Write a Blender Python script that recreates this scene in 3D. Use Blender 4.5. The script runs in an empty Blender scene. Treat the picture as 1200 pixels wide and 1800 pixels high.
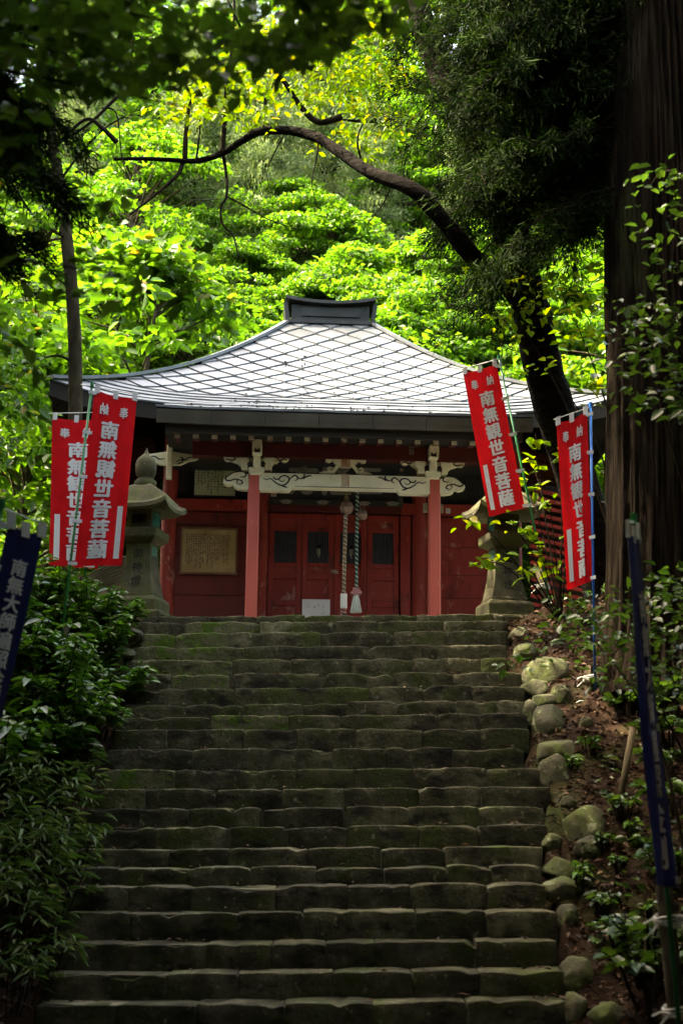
import bpy, bmesh, math, random
import numpy as np
from mathutils import Vector, Matrix, noise as mnoise

random.seed(7)
RNG = np.random.default_rng(7)
scene = bpy.context.scene
COL = scene.collection

# ------------------------------------------------------------------ camera
F_PX, TILT, ROLL = 2500.0, math.atan(537 / 2500), math.radians(0.7)
EYE = np.array([0.0, 0.0, 1.55])
_F = np.array([0, math.cos(TILT), math.sin(TILT)])
_U0 = np.array([0, -math.sin(TILT), math.cos(TILT)])
_R0 = np.array([1.0, 0, 0])
_R = _R0 * math.cos(ROLL) + _U0 * math.sin(ROLL)
_U = -_R0 * math.sin(ROLL) + _U0 * math.cos(ROLL)
cam_d = bpy.data.cameras.new('camera')
cam = bpy.data.objects.new('camera', cam_d)
COL.objects.link(cam)
M = Matrix.Identity(4)
for i in range(3):
    M[i][0], M[i][1], M[i][2], M[i][3] = _R[i], _U[i], -_F[i], EYE[i]
cam.matrix_world = M
cam_d.sensor_fit = 'VERTICAL'
cam_d.sensor_height = 36.0
cam_d.lens = 36.0 * F_PX / 1800.0
cam_d.clip_start = 0.1
cam_d.clip_end = 1000
cam_d.dof.use_dof = True
cam_d.dof.focus_distance = 19.0
cam_d.dof.aperture_fstop = 2.4
scene.camera = cam

# ------------------------------------------------------------------ light
SUN_EL, SUN_AZ = math.radians(58), math.radians(-84)     # azimuth from +Y, towards -X
sun_dir = Vector((math.sin(SUN_AZ) * math.cos(SUN_EL), math.cos(SUN_AZ) * math.cos(SUN_EL), math.sin(SUN_EL)))
world = bpy.data.worlds.new('World')
scene.world = world
world.use_nodes = True
nt = world.node_tree
nt.nodes.clear()
sky = nt.nodes.new('ShaderNodeTexSky')
sky.sky_type = 'NISHITA'
sky.sun_disc = False
sky.sun_elevation = SUN_EL
sky.sun_rotation = SUN_AZ
sky.air_density = 1.2
sky.dust_density = 4.0
bg = nt.nodes.new('ShaderNodeBackground')
bg.inputs['Strength'].default_value = 0.15
wo = nt.nodes.new('ShaderNodeOutputWorld')
nt.links.new(sky.outputs[0], bg.inputs[0])
nt.links.new(bg.outputs[0], wo.inputs[0])
sun_d = bpy.data.lights.new('sun', 'SUN')
sun_d.energy = 2.0
sun_d.angle = math.radians(0.5)
sun_d.color = (1.0, 0.95, 0.86)
sun = bpy.data.objects.new('sun', sun_d)
COL.objects.link(sun)
sun.rotation_euler = sun_dir.to_track_quat('Z', 'Y').to_euler()
scene.view_settings.view_transform = 'Standard'
scene.view_settings.look = 'None'
scene.view_settings.gamma = 1.0
scene.view_settings.use_white_balance = True
scene.view_settings.white_balance_temperature = 8600
scene.view_settings.exposure = 3.8
cy = scene.cycles
cy.max_bounces = 6
cy.diffuse_bounces = 3
cy.glossy_bounces = 2
cy.transmission_bounces = 3
cy.adaptive_threshold = 0.02
cy.transparent_max_bounces = 4
cy.caustics_reflective = False
cy.caustics_refractive = False
cy.sample_clamp_indirect = 6.0


# ------------------------------------------------------------------ pixel helpers (photograph is 1200 x 1800)
def ray(px, py):
    return _F + _R * ((px - 600) / F_PX) + _U * ((900 - py) / F_PX)


def P(px, py, Y):
    d = ray(px, py)
    return EYE + d * (Y / d[1])


# ------------------------------------------------------------------ objects
def link(o, parent=None, label=None, cat=None, group=None, kind=None):
    COL.objects.link(o)
    if parent is not None:
        o.parent = parent
    if label:
        o['label'] = label
    if cat:
        o['category'] = cat
    if group:
        o['group'] = group
    if kind:
        o['kind'] = kind
    return o


def empty(name, loc=(0, 0, 0), rz=0.0, **kw):
    o = bpy.data.objects.new(name, None)
    o.empty_display_size = 0.2
    o.location = loc
    o.rotation_euler = (0, 0, rz)
    return link(o, **kw)


class MB:
    """collects shapes into one mesh"""

    def __init__(s):
        s.v, s.f = [], []

    def add(s, v, f):
        b = len(s.v)
        s.v += [tuple(map(float, p)) for p in v]
        s.f += [[b + i for i in q] for q in f]

    def box(s, c, size, rot=None):
        hx, hy, hz = size[0] / 2, size[1] / 2, size[2] / 2
        vs = [Vector((x, y, z)) for x in (-hx, hx) for y in (-hy, hy) for z in (-hz, hz)]
        if rot is not None:
            vs = [rot @ v for v in vs]
        vs = [v + Vector(c) for v in vs]
        s.add(vs, [(0, 1, 3, 2), (4, 6, 7, 5), (0, 4, 5, 1), (2, 3, 7, 6), (0, 2, 6, 4), (1, 5, 7, 3)])

    def box2(s, a, b):
        s.box([(a[i] + b[i]) / 2 for i in range(3)], [abs(a[i] - b[i]) for i in range(3)])

    def bar(s, a, b, w, h):
        a, b = Vector(a), Vector(b)
        d = b - a
        q = d.to_track_quat('X', 'Z').to_matrix()
        s.box((a + b) / 2, (d.length, w, h), q)

    def tube(s, pts, rad, n=8, cap=True, jitter=0.0):
        pts = [Vector(p) for p in pts]
        if not hasattr(rad, '__len__'):
            rad = [rad] * len(pts)
        vs, fs = [], []
        up = Vector((0, 0, 1)) if abs((pts[1] - pts[0]).normalized().z) < 0.9 else Vector((1, 0, 0))
        for i, p in enumerate(pts):
            t = (pts[min(i + 1, len(pts) - 1)] - pts[max(i - 1, 0)]).normalized()
            u = t.cross(up)
            if u.length < 1e-4:
                u = t.orthogonal()
            u.normalize()
            w = u.cross(t)
            up = w
            for k in range(n):
                a = 2 * math.pi * k / n
                r = rad[i] * (1 + jitter * mnoise.noise(p * 3 + Vector((math.cos(a) * 2, math.sin(a) * 2, k))))
                vs.append(p + (u * math.cos(a) + w * math.sin(a)) * r)
        for i in range(len(pts) - 1):
            for k in range(n):
                k2 = (k + 1) % n
                fs.append((i * n + k, i * n + k2, (i + 1) * n + k2, (i + 1) * n + k))
        if cap:
            fs.append(tuple(range(n))[::-1])
            fs.append(tuple((len(pts) - 1) * n + k for k in range(n)))
        s.add(vs, fs)

    def prism(s, outline, y0, y1):
        """outline of (x, z) extruded along y"""
        n = len(outline)
        vs = [(x, y0, z) for x, z in outline] + [(x, y1, z) for x, z in outline]
        fs = [tuple(range(n)), tuple(range(2 * n - 1, n - 1, -1))]
        for i in range(n):
            j = (i + 1) % n
            fs.append((i, i + n, j + n, j))
        s.add(vs, fs)

    def loft(s, prof, n=4, phase=math.pi / 4, cap=True):
        """prof: (half width, z); square (n=4) or round section"""
        k = math.sqrt(2) if n == 4 else 1.0
        vs, fs = [], []
        for r, z in prof:
            for i in range(n):
                a = phase + 2 * math.pi * i / n
                vs.append((r * k * math.cos(a), r * k * math.sin(a), z))
        for j in range(len(prof) - 1):
            for i in range(n):
                i2 = (i + 1) % n
                fs.append((j * n + i, j * n + i2, (j + 1) * n + i2, (j + 1) * n + i))
        if cap:
            fs.append(tuple(range(n))[::-1])
            fs.append(tuple((len(prof) - 1) * n + i for i in range(n)))
        s.add(vs, fs)

    def mesh(s, name, m=None, bevel=0, smooth=False):
        me = bpy.data.meshes.new(name)
        me.from_pydata(s.v, [], s.f)
        if bevel:
            bm = bmesh.new()
            bm.from_mesh(me)
            ed = [e for e in bm.edges if len(e.link_faces) == 2 and e.calc_face_angle(0) > 0.5]
            bmesh.ops.bevel(bm, geom=ed, offset=bevel, segments=1, affect='EDGES')
            bm.to_mesh(me)
            bm.free()
        if smooth:
            me.polygons.foreach_set('use_smooth', [True] * len(me.polygons))
        if m:
            me.materials.append(m)
        return me

    def build(s, name, m, parent=None, bevel=0, smooth=False, **kw):
        o = bpy.data.objects.new(name, s.mesh(name, m, bevel, smooth))
        return link(o, parent, **kw)


def np_mesh(name, V, Q, m, var=None, smooth=False):
    """fast mesh from arrays; Q is an (n,3) or (n,4) face array"""
    me = bpy.data.meshes.new(name)
    V = np.asarray(V, np.float32)
    Q = np.asarray(Q, np.int32)
    k = Q.shape[1]
    me.vertices.add(len(V))
    me.vertices.foreach_set('co', V.ravel())
    me.loops.add(Q.size)
    me.loops.foreach_set('vertex_index', Q.ravel())
    me.polygons.add(len(Q))
    me.polygons.foreach_set('loop_start', np.arange(0, Q.size, k, dtype=np.int32))
    if smooth:
        me.polygons.foreach_set('use_smooth', np.ones(len(Q), bool))
    me.update(calc_edges=True)
    if var is not None:
        a = me.attributes.new('var', 'FLOAT', 'POINT')
        a.data.foreach_set('value', np.asarray(var, np.float32))
    if m:
        me.materials.append(m)
    return me


def unit(a):
    return a / np.maximum(np.linalg.norm(a, axis=-1, keepdims=True), 1e-9)


def leaf_mesh(name, C, D, N, L, W, m, six=False, var=None, fold=0.25, droop=0.15):
    """leaves with base C, direction D, face normal N, length L, width W"""
    n = len(C)
    D = unit(D)
    S = unit(np.cross(D, N))
    N = np.cross(S, D)
    L = np.broadcast_to(np.asarray(L, float), (n,))[:, None]
    W = np.broadcast_to(np.asarray(W, float), (n,))[:, None]
    if var is None:
        var = RNG.random(n)
    if six:
        pts = [C,
               C + D * L * .28 + S * W * .42 + N * W * fold * .8,
               C + D * L * .62 + S * W * .46 + N * (W * fold * .8 - L * droop * .3),
               C + D * L - N * L * droop,
               C + D * L * .62 - S * W * .46 + N * (W * fold * .8 - L * droop * .3),
               C + D * L * .28 - S * W * .42 + N * W * fold * .8]
        V = np.stack(pts, 1).reshape(-1, 3)
        b = np.arange(n)[:, None] * 6
        Q = np.concatenate([b + [[0, 3, 2, 1]], b + [[0, 5, 4, 3]]])
        vv = np.repeat(var, 6)
    else:
        pts = [C, C + D * L * .45 + S * W * .5 + N * W * fold, C + D * L - N * L * droop, C + D * L * .45 - S * W * .5 + N * W * fold]
        V = np.stack(pts, 1).reshape(-1, 3)
        b = np.arange(n)[:, None] * 4
        Q = np.concatenate([b + [[0, 2, 1]], b + [[0, 3, 2]]])
        vv = np.repeat(var, 4)
    return np_mesh(name, V, Q, m, vv)


# ------------------------------------------------------------------ materials
def new_mat(name):
    m = bpy.data.materials.new(name)
    m.use_nodes = True
    t = m.node_tree
    t.nodes.clear()
    out = t.nodes.new('ShaderNodeOutputMaterial')
    return m, t, out


def lk(t, a, b):
    t.links.new(a, b)


def coords(t, rnd=True, obj=True):
    tc = t.nodes.new('ShaderNodeTexCoord')
    src = tc.outputs['Object'] if obj else None
    if not obj:
        g = t.nodes.new('ShaderNodeNewGeometry')
        src = g.outputs['Position']
    if rnd:
        oi = t.nodes.new('ShaderNodeObjectInfo')
        mul = t.nodes.new('ShaderNodeMath')
        mul.operation = 'MULTIPLY'
        mul.inputs[1].default_value = 37.0
        lk(t, oi.outputs['Random'], mul.inputs[0])
        ad = t.nodes.new('ShaderNodeVectorMath')
        ad.operation = 'ADD'
        lk(t, src, ad.inputs[0])
        lk(t, mul.outputs[0], ad.inputs[1])
        src = ad.outputs[0]
    return src


def noise_tex(t, src, scale, detail=5, rough=.6, stretch=None):
    if stretch:
        mp = t.nodes.new('ShaderNodeMapping')
        mp.inputs['Scale'].default_value = stretch
        lk(t, src, mp.inputs[0])
        src = mp.outputs[0]
    n = t.nodes.new('ShaderNodeTexNoise')
    n.inputs['Scale'].default_value = scale
    n.inputs['Detail'].default_value = detail
    n.inputs['Roughness'].default_value = rough
    lk(t, src, n.inputs['Vector'])
    return n.outputs[0]


def ramp(t, fac, stops):
    r = t.nodes.new('ShaderNodeValToRGB')
    el = r.color_ramp.elements
    while len(el) < len(stops):
        el.new(0.5)
    for e, (p, c) in zip(el, stops):
        e.position = p
        e.color = (*c, 1) if len(c) == 3 else c
    lk(t, fac, r.inputs[0])
    return r.outputs[0]


def mixc(t, fac, a, b, mode='MIX'):
    x = t.nodes.new('ShaderNodeMix')
    x.data_type = 'RGBA'
    x.blend_type = mode
    for i, v in ((0, fac), (6, a), (7, b)):
        if hasattr(v, 'links'):
            lk(t, v, x.inputs[i])
        elif i == 0:
            x.inputs[0].default_value = v
        else:
            x.inputs[i].default_value = (*v, 1)
    return x.outputs[2]


def surf(name, stops, scale=4, rough=.8, bump=.3, bscale=None, detail=6, stretch=None, metallic=0, spec=.3,
         over=None, rnd=True, obj=True, bdist=.01, rndval=0.0):
    """noise-coloured principled surface; over=(stops alpha noise scale, colour, lo, hi, stretch) is a layer of wear or moss"""
    m, t, out = new_mat(name)
    src = coords(t, rnd, obj)
    n = noise_tex(t, src, scale, detail, stretch=stretch)
    c = ramp(t, n, stops)
    if over:
        for (osc, ocol, lo, hi, ost) in over:
            on = noise_tex(t, src, osc, 8, .65, ost)
            fac = ramp(t, on, [(lo, (0, 0, 0)), (hi, (1, 1, 1))])
            c = mixc(t, fac, c, ocol)
    if rndval:
        oi = t.nodes.new('ShaderNodeObjectInfo')
        mr = t.nodes.new('ShaderNodeMapRange')
        mr.inputs[3].default_value = 1 - rndval
        mr.inputs[4].default_value = 1 + rndval
        lk(t, oi.outputs['Random'], mr.inputs[0])
        c = mixc(t, 1.0, c, mr.outputs[0], 'MULTIPLY')
    b = t.nodes.new('ShaderNodeBsdfPrincipled')
    b.inputs['Roughness'].default_value = rough
    b.inputs['Metallic'].default_value = metallic
    b.inputs['Specular IOR Level'].default_value = spec
    lk(t, c, b.inputs['Base Color'])
    if bump:
        bn = noise_tex(t, src, bscale or scale * 3, 8, .65, stretch)
        bp = t.nodes.new('ShaderNodeBump')
        bp.inputs['Strength'].default_value = bump
        bp.inputs['Distance'].default_value = bdist
        lk(t, bn, bp.inputs['Height'])
        lk(t, bp.outputs[0], b.inputs['Normal'])
    lk(t, b.outputs[0], out.inputs[0])
    return m


def leaf_mat(name, stops, transl, tfac=.45, rough=.5, spec=.35, jitter=.25):
    m, t, out = new_mat(name)
    at = t.nodes.new('ShaderNodeAttribute')
    at.attribute_name = 'var'
    c = ramp(t, at.outputs['Fac'], stops)
    src = coords(t, True, False)
    n = noise_tex(t, src, .9, 2)
    v = ramp(t, n, [(.3, (1 - jitter,) * 3), (.7, (1 + jitter,) * 3)])
    c = mixc(t, 1.0, c, v, 'MULTIPLY')
    b = t.nodes.new('ShaderNodeBsdfPrincipled')
    b.inputs['Roughness'].default_value = rough
    b.inputs['Specular IOR Level'].default_value = spec
    lk(t, c, b.inputs['Base Color'])
    tr = t.nodes.new('ShaderNodeBsdfTranslucent')
    tcol = mixc(t, 1.0, c, transl, 'MULTIPLY')
    lk(t, tcol, tr.inputs[0])
    ms = t.nodes.new('ShaderNodeMixShader')
    ms.inputs[0].default_value = tfac
    lk(t, b.outputs[0], ms.inputs[1])
    lk(t, tr.outputs[0], ms.inputs[2])
    lk(t, ms.outputs[0], out.inputs[0])
    return m


def cloth_mat(name, col):
    m, t, out = new_mat(name)
    src = coords(t, True)
    n = noise_tex(t, src, 5, 4)
    c = ramp(t, n, [(.3, tuple(x * .85 for x in col)), (.7, tuple(min(1, x * 1.1) for x in col))])
    b = t.nodes.new('ShaderNodeBsdfPrincipled')
    b.inputs['Roughness'].default_value = .75
    b.inputs['Specular IOR Level'].default_value = .15
    lk(t, c, b.inputs['Base Color'])
    tr = t.nodes.new('ShaderNodeBsdfTranslucent')
    lk(t, c, tr.inputs[0])
    ms = t.nodes.new('ShaderNodeMixShader')
    ms.inputs[0].default_value = .2
    lk(t, b.outputs[0], ms.inputs[1])
    lk(t, tr.outputs[0], ms.inputs[2])
    lk(t, ms.outputs[0], out.inputs[0])
    return m


MT = {}
MT['stone'] = surf('stair_stone', [(.28, (.015, .0145, .007)), (.5, (.056, .054, .028)), (.72, (.15, .143, .088))], 3.4, .92, 1.0, 16,
                   over=[(2.3, (.045, .060, .012), .50, .64, None), (13, (.21, .20, .125), .60, .70, None), (2.2, (.014, .012, .007), .53, .64, (1, 1, 2.2)), (34, (.02, .018, .01), .60, .68, None)],
                   rndval=.35, bdist=.02)
MT['mossy'] = surf('stair_stone_mossy', [(.25, (.05, .05, .022)), (.5, (.10, .10, .05)), (.75, (.16, .15, .09))], 3.2, .95, .9, 14,
                   over=[(2.2, (.014, .012, .007), .53, .64, (1, 1, 2.2)), (3.4, (.055, .10, .010), .50, .60, None), (20, (.09, .17, .012), .56, .66, None)], rndval=.2, bdist=.025)
MT['bounce_gravel'] = surf('bounce_gravel_pale', [(.3, (.34, .33, .29)), (.5, (.46, .45, .40)), (.7, (.58, .57, .52))], 30, .95, .6, 60, rnd=False)  # pale tone picked to bounce light up at the hall front
MT['mortar'] = surf('mortar', [(.35, (.035, .032, .018)), (.55, (.08, .075, .045)), (.75, (.26, .25, .16))], 2.2, .95, .6, 20)
MT['soil'] = surf('soil', [(.3, (.009, .006, .004)), (.55, (.024, .014, .009)), (.8, (.055, .033, .02))], 3, .95, 1.0, 22, rnd=False,
                  over=[(.8, (.03, .04, .012), .52, .68, None), (30, (.12, .075, .045), .62, .7, None)], bdist=.03, spec=.04)
MT['rock'] = surf('rock', [(.3, (.024, .024, .011)), (.55, (.060, .059, .031)), (.8, (.115, .112, .067))], 4, .9, 1.0, 14,
                  over=[(3.0, (.06, .08, .016), .46, .6, None), (6.0, (.20, .22, .13), .59, .63, None), (25, (.03, .028, .018), .6, .68, None)], rndval=.2, bdist=.02)
MT['lantern'] = surf('lantern_stone', [(.3, (.042, .039, .019)), (.55, (.090, .082, .044)), (.8, (.15, .138, .084))], 5, .92, .7, 25,
                     over=[(2.6, (.075, .092, .022), .48, .62, None), (18, (.26, .25, .17), .62, .7, None), (1.5, (.03, .028, .02), .58, .72, (1, 1, .5))], bdist=.012)
MT['ink_stone'] = surf('carved_ink', [(.3, (.012, .012, .01)), (.7, (.03, .028, .022))], 8, .9, 0)
MT['red'] = surf('red_paint', [(.3, (.24, .024, .017)), (.6, (.32, .034, .023)), (.85, (.38, .055, .037))], 2.2, .55, .25, 30,
                 over=[(14, (.46, .22, .16), .63, .70, (1, 1, .35)), (5, (.10, .014, .011), .54, .68, (1, 1, .35)), (30, (.05, .012, .01), .62, .68, (1, 1, .2))], stretch=(1, 1, .35), bdist=.004)
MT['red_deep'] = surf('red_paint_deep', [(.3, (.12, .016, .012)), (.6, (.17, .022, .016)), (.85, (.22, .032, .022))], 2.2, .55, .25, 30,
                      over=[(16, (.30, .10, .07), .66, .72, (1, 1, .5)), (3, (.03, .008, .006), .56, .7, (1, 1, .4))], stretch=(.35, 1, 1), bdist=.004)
MT['red_worn'] = surf('red_paint_worn', [(.3, (.24, .025, .018)), (.6, (.32, .04, .028)), (.85, (.42, .09, .06))], 2.4, .6, .3, 30,
                      over=[(4.5, (.55, .33, .26), .58, .72, (1, 1, .6)), (3, (.13, .016, .012), .55, .68, (1, 1, .4)), (26, (.06, .015, .012), .67, .72, (1, 1, .2))], stretch=(1, 1, .3), bdist=.004)
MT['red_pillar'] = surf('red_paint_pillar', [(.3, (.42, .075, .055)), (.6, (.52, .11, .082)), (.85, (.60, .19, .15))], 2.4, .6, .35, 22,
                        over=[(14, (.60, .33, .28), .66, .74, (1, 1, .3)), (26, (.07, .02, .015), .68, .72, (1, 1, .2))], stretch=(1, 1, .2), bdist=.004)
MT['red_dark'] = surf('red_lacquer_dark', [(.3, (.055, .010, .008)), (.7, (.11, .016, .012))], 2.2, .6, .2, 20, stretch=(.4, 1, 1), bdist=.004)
MT['white'] = surf('white_gofun', [(.3, (.62, .62, .43)), (.6, (.76, .76, .56)), (.85, (.84, .84, .66))], 3, .75, .25, 30,
                   over=[(24, (.06, .05, .04), .67, .71, (.4, 1, 1)), (4, (.45, .42, .24), .56, .72, None)], bdist=.003)
MT['rust'] = surf('rusty_strap', [(.3, (.35, .12, .04)), (.6, (.5, .42, .30)), (.8, (.6, .55, .42))], 14, .8, .3, stretch=(1, 1, .3))
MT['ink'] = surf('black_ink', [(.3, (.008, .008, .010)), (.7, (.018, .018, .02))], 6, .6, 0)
MT['dark_wood'] = surf('dark_wood', [(.3, (.012, .011, .010)), (.6, (.028, .026, .022)), (.85, (.05, .047, .04))], 3, .75, .3, 30, stretch=(.2, 1, 1))
MT['fascia'] = surf('fascia_copper', [(.3, (.040, .036, .024)), (.6, (.062, .056, .040)), (.8, (.10, .10, .092))], 3, .6, .15, 30, stretch=(1, 1, .3), rndval=.12)
MT['deck'] = surf('roof_deck', [(.3, (.004, .0045, .005)), (.7, (.008, .0085, .009))], 3, .95, .2, spec=.0)
MT['roof'] = surf('roof_metal', [(.3, (.050, .062, .073)), (.6, (.085, .098, .110)), (.8, (.125, .138, .148))], 1.6, .42, .25, 5, metallic=.15, spec=.5,
                  over=[(3.0, (.05, .065, .065), .54, .70, (1, 1, 1)), (22, (.04, .04, .035), .64, .70, None)], rndval=.22, bdist=.012)
MT['ridge'] = surf('ridge_metal_dark', [(.3, (.012, .013, .014)), (.7, (.03, .032, .034))], 4, .5, .2, metallic=.3)
MT['rafter_white'] = surf('rafter_end_white', [(.3, (.42, .43, .34)), (.7, (.62, .63, .52))], 8, .8, .2, over=[(5, (.28, .05, .035), .6, .66, None)])
MT['lattice'] = surf('lattice_black', [(.3, (.03, .034, .045)), (.7, (.07, .075, .09))], 5, .5, .1)
MT['void'] = surf('painted_interior_dark', [(.3, (.003, .003, .003)), (.7, (.006, .006, .006))], 2, .9, 0)  # near-black colour stands in for unlit depth
MT['paper'] = surf('paper_board', [(.3, (.36, .38, .22)), (.6, (.46, .47, .32)), (.85, (.55, .55, .42))], 3, .7, .1, over=[(2, (.40, .46, .20), .5, .65, None)])
MT['old_board'] = surf('varnished_board', [(.3, (.30, .19, .07)), (.6, (.44, .31, .13)), (.85, (.60, .48, .27))], 4, .45, .4, 30, spec=.3)
MT['frame_wood'] = surf('frame_wood', [(.3, (.16, .075, .03)), (.7, (.26, .13, .06))], 4, .5, .2, stretch=(1, 1, .3))
MT['sign'] = surf('white_sign', [(.3, (.60, .58, .53)), (.7, (.72, .70, .66))], 5, .6, .1)
MT['gold_dull'] = surf('dull_gold', [(.3, (.12, .11, .085)), (.7, (.2, .185, .15))], 6, .6, .2)
MT['bell'] = surf('bell_bronze', [(.3, (.16, .10, .075)), (.6, (.28, .19, .15)), (.8, (.42, .32, .26))], 6, .42, .3, metallic=.25, spec=.6)
MT['bark_cedar'] = surf('cedar_bark', [(.30, (.0025, .0018, .0012)), (.5, (.010, .007, .0045)), (.72, (.027, .0195, .0125))], 9, .95, 1.0, 20, stretch=(1, 1, .10), rnd=True,
                        over=[(1.3, (.03, .036, .014), .56, .70, (1, 1, .35)), (26, (.004, .003, .002), .55, .62, (1, 1, .09)), (5, (.034, .028, .019), .64, .72, (1, 1, .12))], bdist=.06, spec=.04)
MT['bark_cherry'] = surf('cherry_bark', [(.30, (.002, .0016, .0012)), (.5, (.007, .0056, .0042)), (.75, (.026, .021, .0155))], 8, .9, 1.0, 14, stretch=(.5, .5, 2.6), bdist=.03, spec=.04)
MT['bark'] = surf('grey_bark', [(.25, (.014, .011, .007)), (.5, (.045, .037, .023)), (.8, (.10, .085, .055))], 7, .92, .8, 20, stretch=(1, 1, .4), bdist=.02, spec=.04)
MT['twig'] = surf('twig', [(.3, (.010, .0075, .005)), (.7, (.028, .021, .014))], 6, .9, .3, spec=.04)
MT['pale_twig'] = surf('pale_twig', [(.3, (.35, .27, .2)), (.7, (.55, .46, .36))], 6, .8, .2)
MT['stake'] = surf('stake_wood', [(.3, (.06, .046, .022)), (.6, (.125, .098, .052)), (.85, (.20, .165, .095))], 5, .85, .7, 20, stretch=(1, 1, .15))
MT['cut_wood'] = surf('cut_wood', [(.3, (.45, .22, .10)), (.7, (.6, .34, .18))], 8, .8, .3)
MT['green_pole'] = surf('green_pole', [(.3, (.010, .16, .045)), (.7, (.016, .24, .07))], 5, .35, .05)
MT['blue_pole'] = surf('blue_pole', [(.3, (.010, .10, .42)), (.7, (.016, .15, .52))], 5, .35, .05)
MT['white_plastic'] = surf('white_plastic', [(.3, (.68, .68, .66)), (.7, (.8, .8, .78))], 5, .5, .1)
MT['string'] = surf('white_string', [(.3, (.55, .54, .48)), (.7, (.75, .74, .68))], 9, .8, .5, 40)
MT['teal'] = surf('teal_net', [(.3, (.03, .28, .22)), (.7, (.06, .45, .36))], 9, .6, .3)
MT['red_cloth'] = cloth_mat('red_cloth', (.60, .008, .012))
MT['navy_cloth'] = cloth_mat('navy_cloth', (.012, .016, .070))
MT['print'] = surf('white_print', [(.3, (.82, .82, .79)), (.7, (.88, .88, .86))], 5, .8, 0)
MT['corrugated'] = surf('corrugated_sheet', [(.3, (.10, .085, .05)), (.7, (.19, .165, .10))], 4, .6, .15, stretch=(1, 1, .3))
for nm, c in (('rope_yellow', (.42, .34, .10)), ('rope_black', (.02, .025, .05)), ('rope_orange', (.36, .15, .06)), ('rope_white', (.6, .58, .5)),
              ('rope_green', (.03, .18, .11)), ('rope_pink', (.55, .25, .25)), ('rope_pale', (.62, .72, .6))):
    MT[nm] = surf(nm, [(.3, tuple(x * .8 for x in c)), (.7, c)], 20, .8, .4, 60)

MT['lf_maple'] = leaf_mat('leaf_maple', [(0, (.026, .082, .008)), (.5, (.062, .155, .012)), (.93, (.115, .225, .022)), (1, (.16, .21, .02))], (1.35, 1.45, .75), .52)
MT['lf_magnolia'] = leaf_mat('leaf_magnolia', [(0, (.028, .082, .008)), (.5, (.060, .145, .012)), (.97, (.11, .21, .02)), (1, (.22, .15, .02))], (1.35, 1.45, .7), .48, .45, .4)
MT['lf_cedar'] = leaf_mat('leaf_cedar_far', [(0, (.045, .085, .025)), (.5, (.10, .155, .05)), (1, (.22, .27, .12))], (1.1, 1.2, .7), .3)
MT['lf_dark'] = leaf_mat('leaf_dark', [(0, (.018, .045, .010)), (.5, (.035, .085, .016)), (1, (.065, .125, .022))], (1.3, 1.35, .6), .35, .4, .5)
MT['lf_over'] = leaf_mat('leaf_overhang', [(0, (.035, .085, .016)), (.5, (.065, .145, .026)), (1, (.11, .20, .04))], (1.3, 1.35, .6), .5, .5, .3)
MT['lf_needle'] = leaf_mat('leaf_needle', [(0, (.004, .010, .003)), (.5, (.010, .023, .006)), (1, (.028, .055, .011))], (1.1, 1.25, .5), .3, .85, .08)
MT['lf_shrub'] = leaf_mat('leaf_shrub', [(0, (.022, .065, .010)), (.5, (.042, .12, .014)), (1, (.08, .17, .02))], (1.2, 1.4, .6), .3, .33, .5)
MT['lf_young'] = leaf_mat('leaf_young', [(0, (.07, .16, .008)), (.6, (.13, .24, .012)), (.9, (.22, .30, .02)), (1, (.40, .34, .03))], (1.4, 1.3, .5), .5)
MT['lf_sasa'] = leaf_mat('leaf_sasa', [(0, (.025, .055, .012)), (.5, (.045, .09, .02)), (.9, (.07, .12, .035)), (1, (.20, .22, .11))], (1.1, 1.2, .6), .3, .6, .22)
MT['litter'] = leaf_mat('leaf_litter', [(0, (.018, .010, .006)), (.5, (.048, .024, .013)), (.93, (.095, .055, .03)), (1, (.22, .16, .09))], (1, .8, .6), .1, .7, .2)

# ================================================================== THE STAIRS AND THE GROUND
# per row: y of the front top edge left, right; joints (px) from left end to right end
ROWS = [
    (1085, 1078, [251, 369, 450, 537, 635, 732, 868, 887]),
    (1094, 1091, [238, 325, 456, 591, 663, 780, 892]),
    (1113, 1109, [231, 308, 404, 463, 563, 691, 786, 894]),
    (1138, 1133, [225, 309, 430, 540, 647, 768, 891]),
    (1160, 1156, [221, 409, 511, 616, 725, 844, 891]),
    (1186, 1182, [213, 301, 404, 566, 693, 796, 917]),
    (1211, 1205, [211, 413, 549, 651, 744, 828, 922]),
    (1241, 1231, [210, 325, 430, 532, 611, 700, 801, 873, 926]),
    (1260, 1253, [201, 371, 507, 598, 772, 843, 927]),
    (1283, 1280, [197, 295, 427, 521, 625, 742, 843, 931]),
    (1318, 1313, [182, 340, 473, 584, 677, 796, 920]),
    (1354, 1350, [182, 309, 420, 520, 622, 727, 856, 954]),
    (1388, 1383, [161, 257, 380, 497, 604, 736, 846, 968]),
    (1421, 1417, [152, 246, 332, 457, 610, 718, 842, 956]),
    (1454, 1451, [146, 274, 397, 506, 610, 736, 842, 962]),
    (1492, 1490, [123, 297, 401, 540, 670, 782, 954]),
    (1527, 1523, [120, 209, 330, 439, 556, 676, 788, 864, 952]),
    (1559, 1555, [112, 226, 336, 485, 612, 722, 856, 960]),
    (1605, 1601, [104, 230, 416, 531, 732, 854, 980]),
    (1659, 1653, [88, 223, 364, 479, 572, 660, 836, 980]),
    (1714, 1706, [75, 196, 295, 418, 586, 724, 844, 992]),
    (1767, 1759, [62, 203, 345, 500, 656, 820, 998]),
    (1824, 1816, [50, 170, 320, 470, 640, 800, 1004]),
]
TREAD, Y_TOP = 0.29, 16.7
ROW_Y = [Y_TOP - TREAD * i for i in range(len(ROWS))]


def row_pt(i, px):
    yl, yr, j = ROWS[i]
    py = yl + (yr - yl) * (px - 200) / 700
    return P(px, py, ROW_Y[i])


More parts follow.
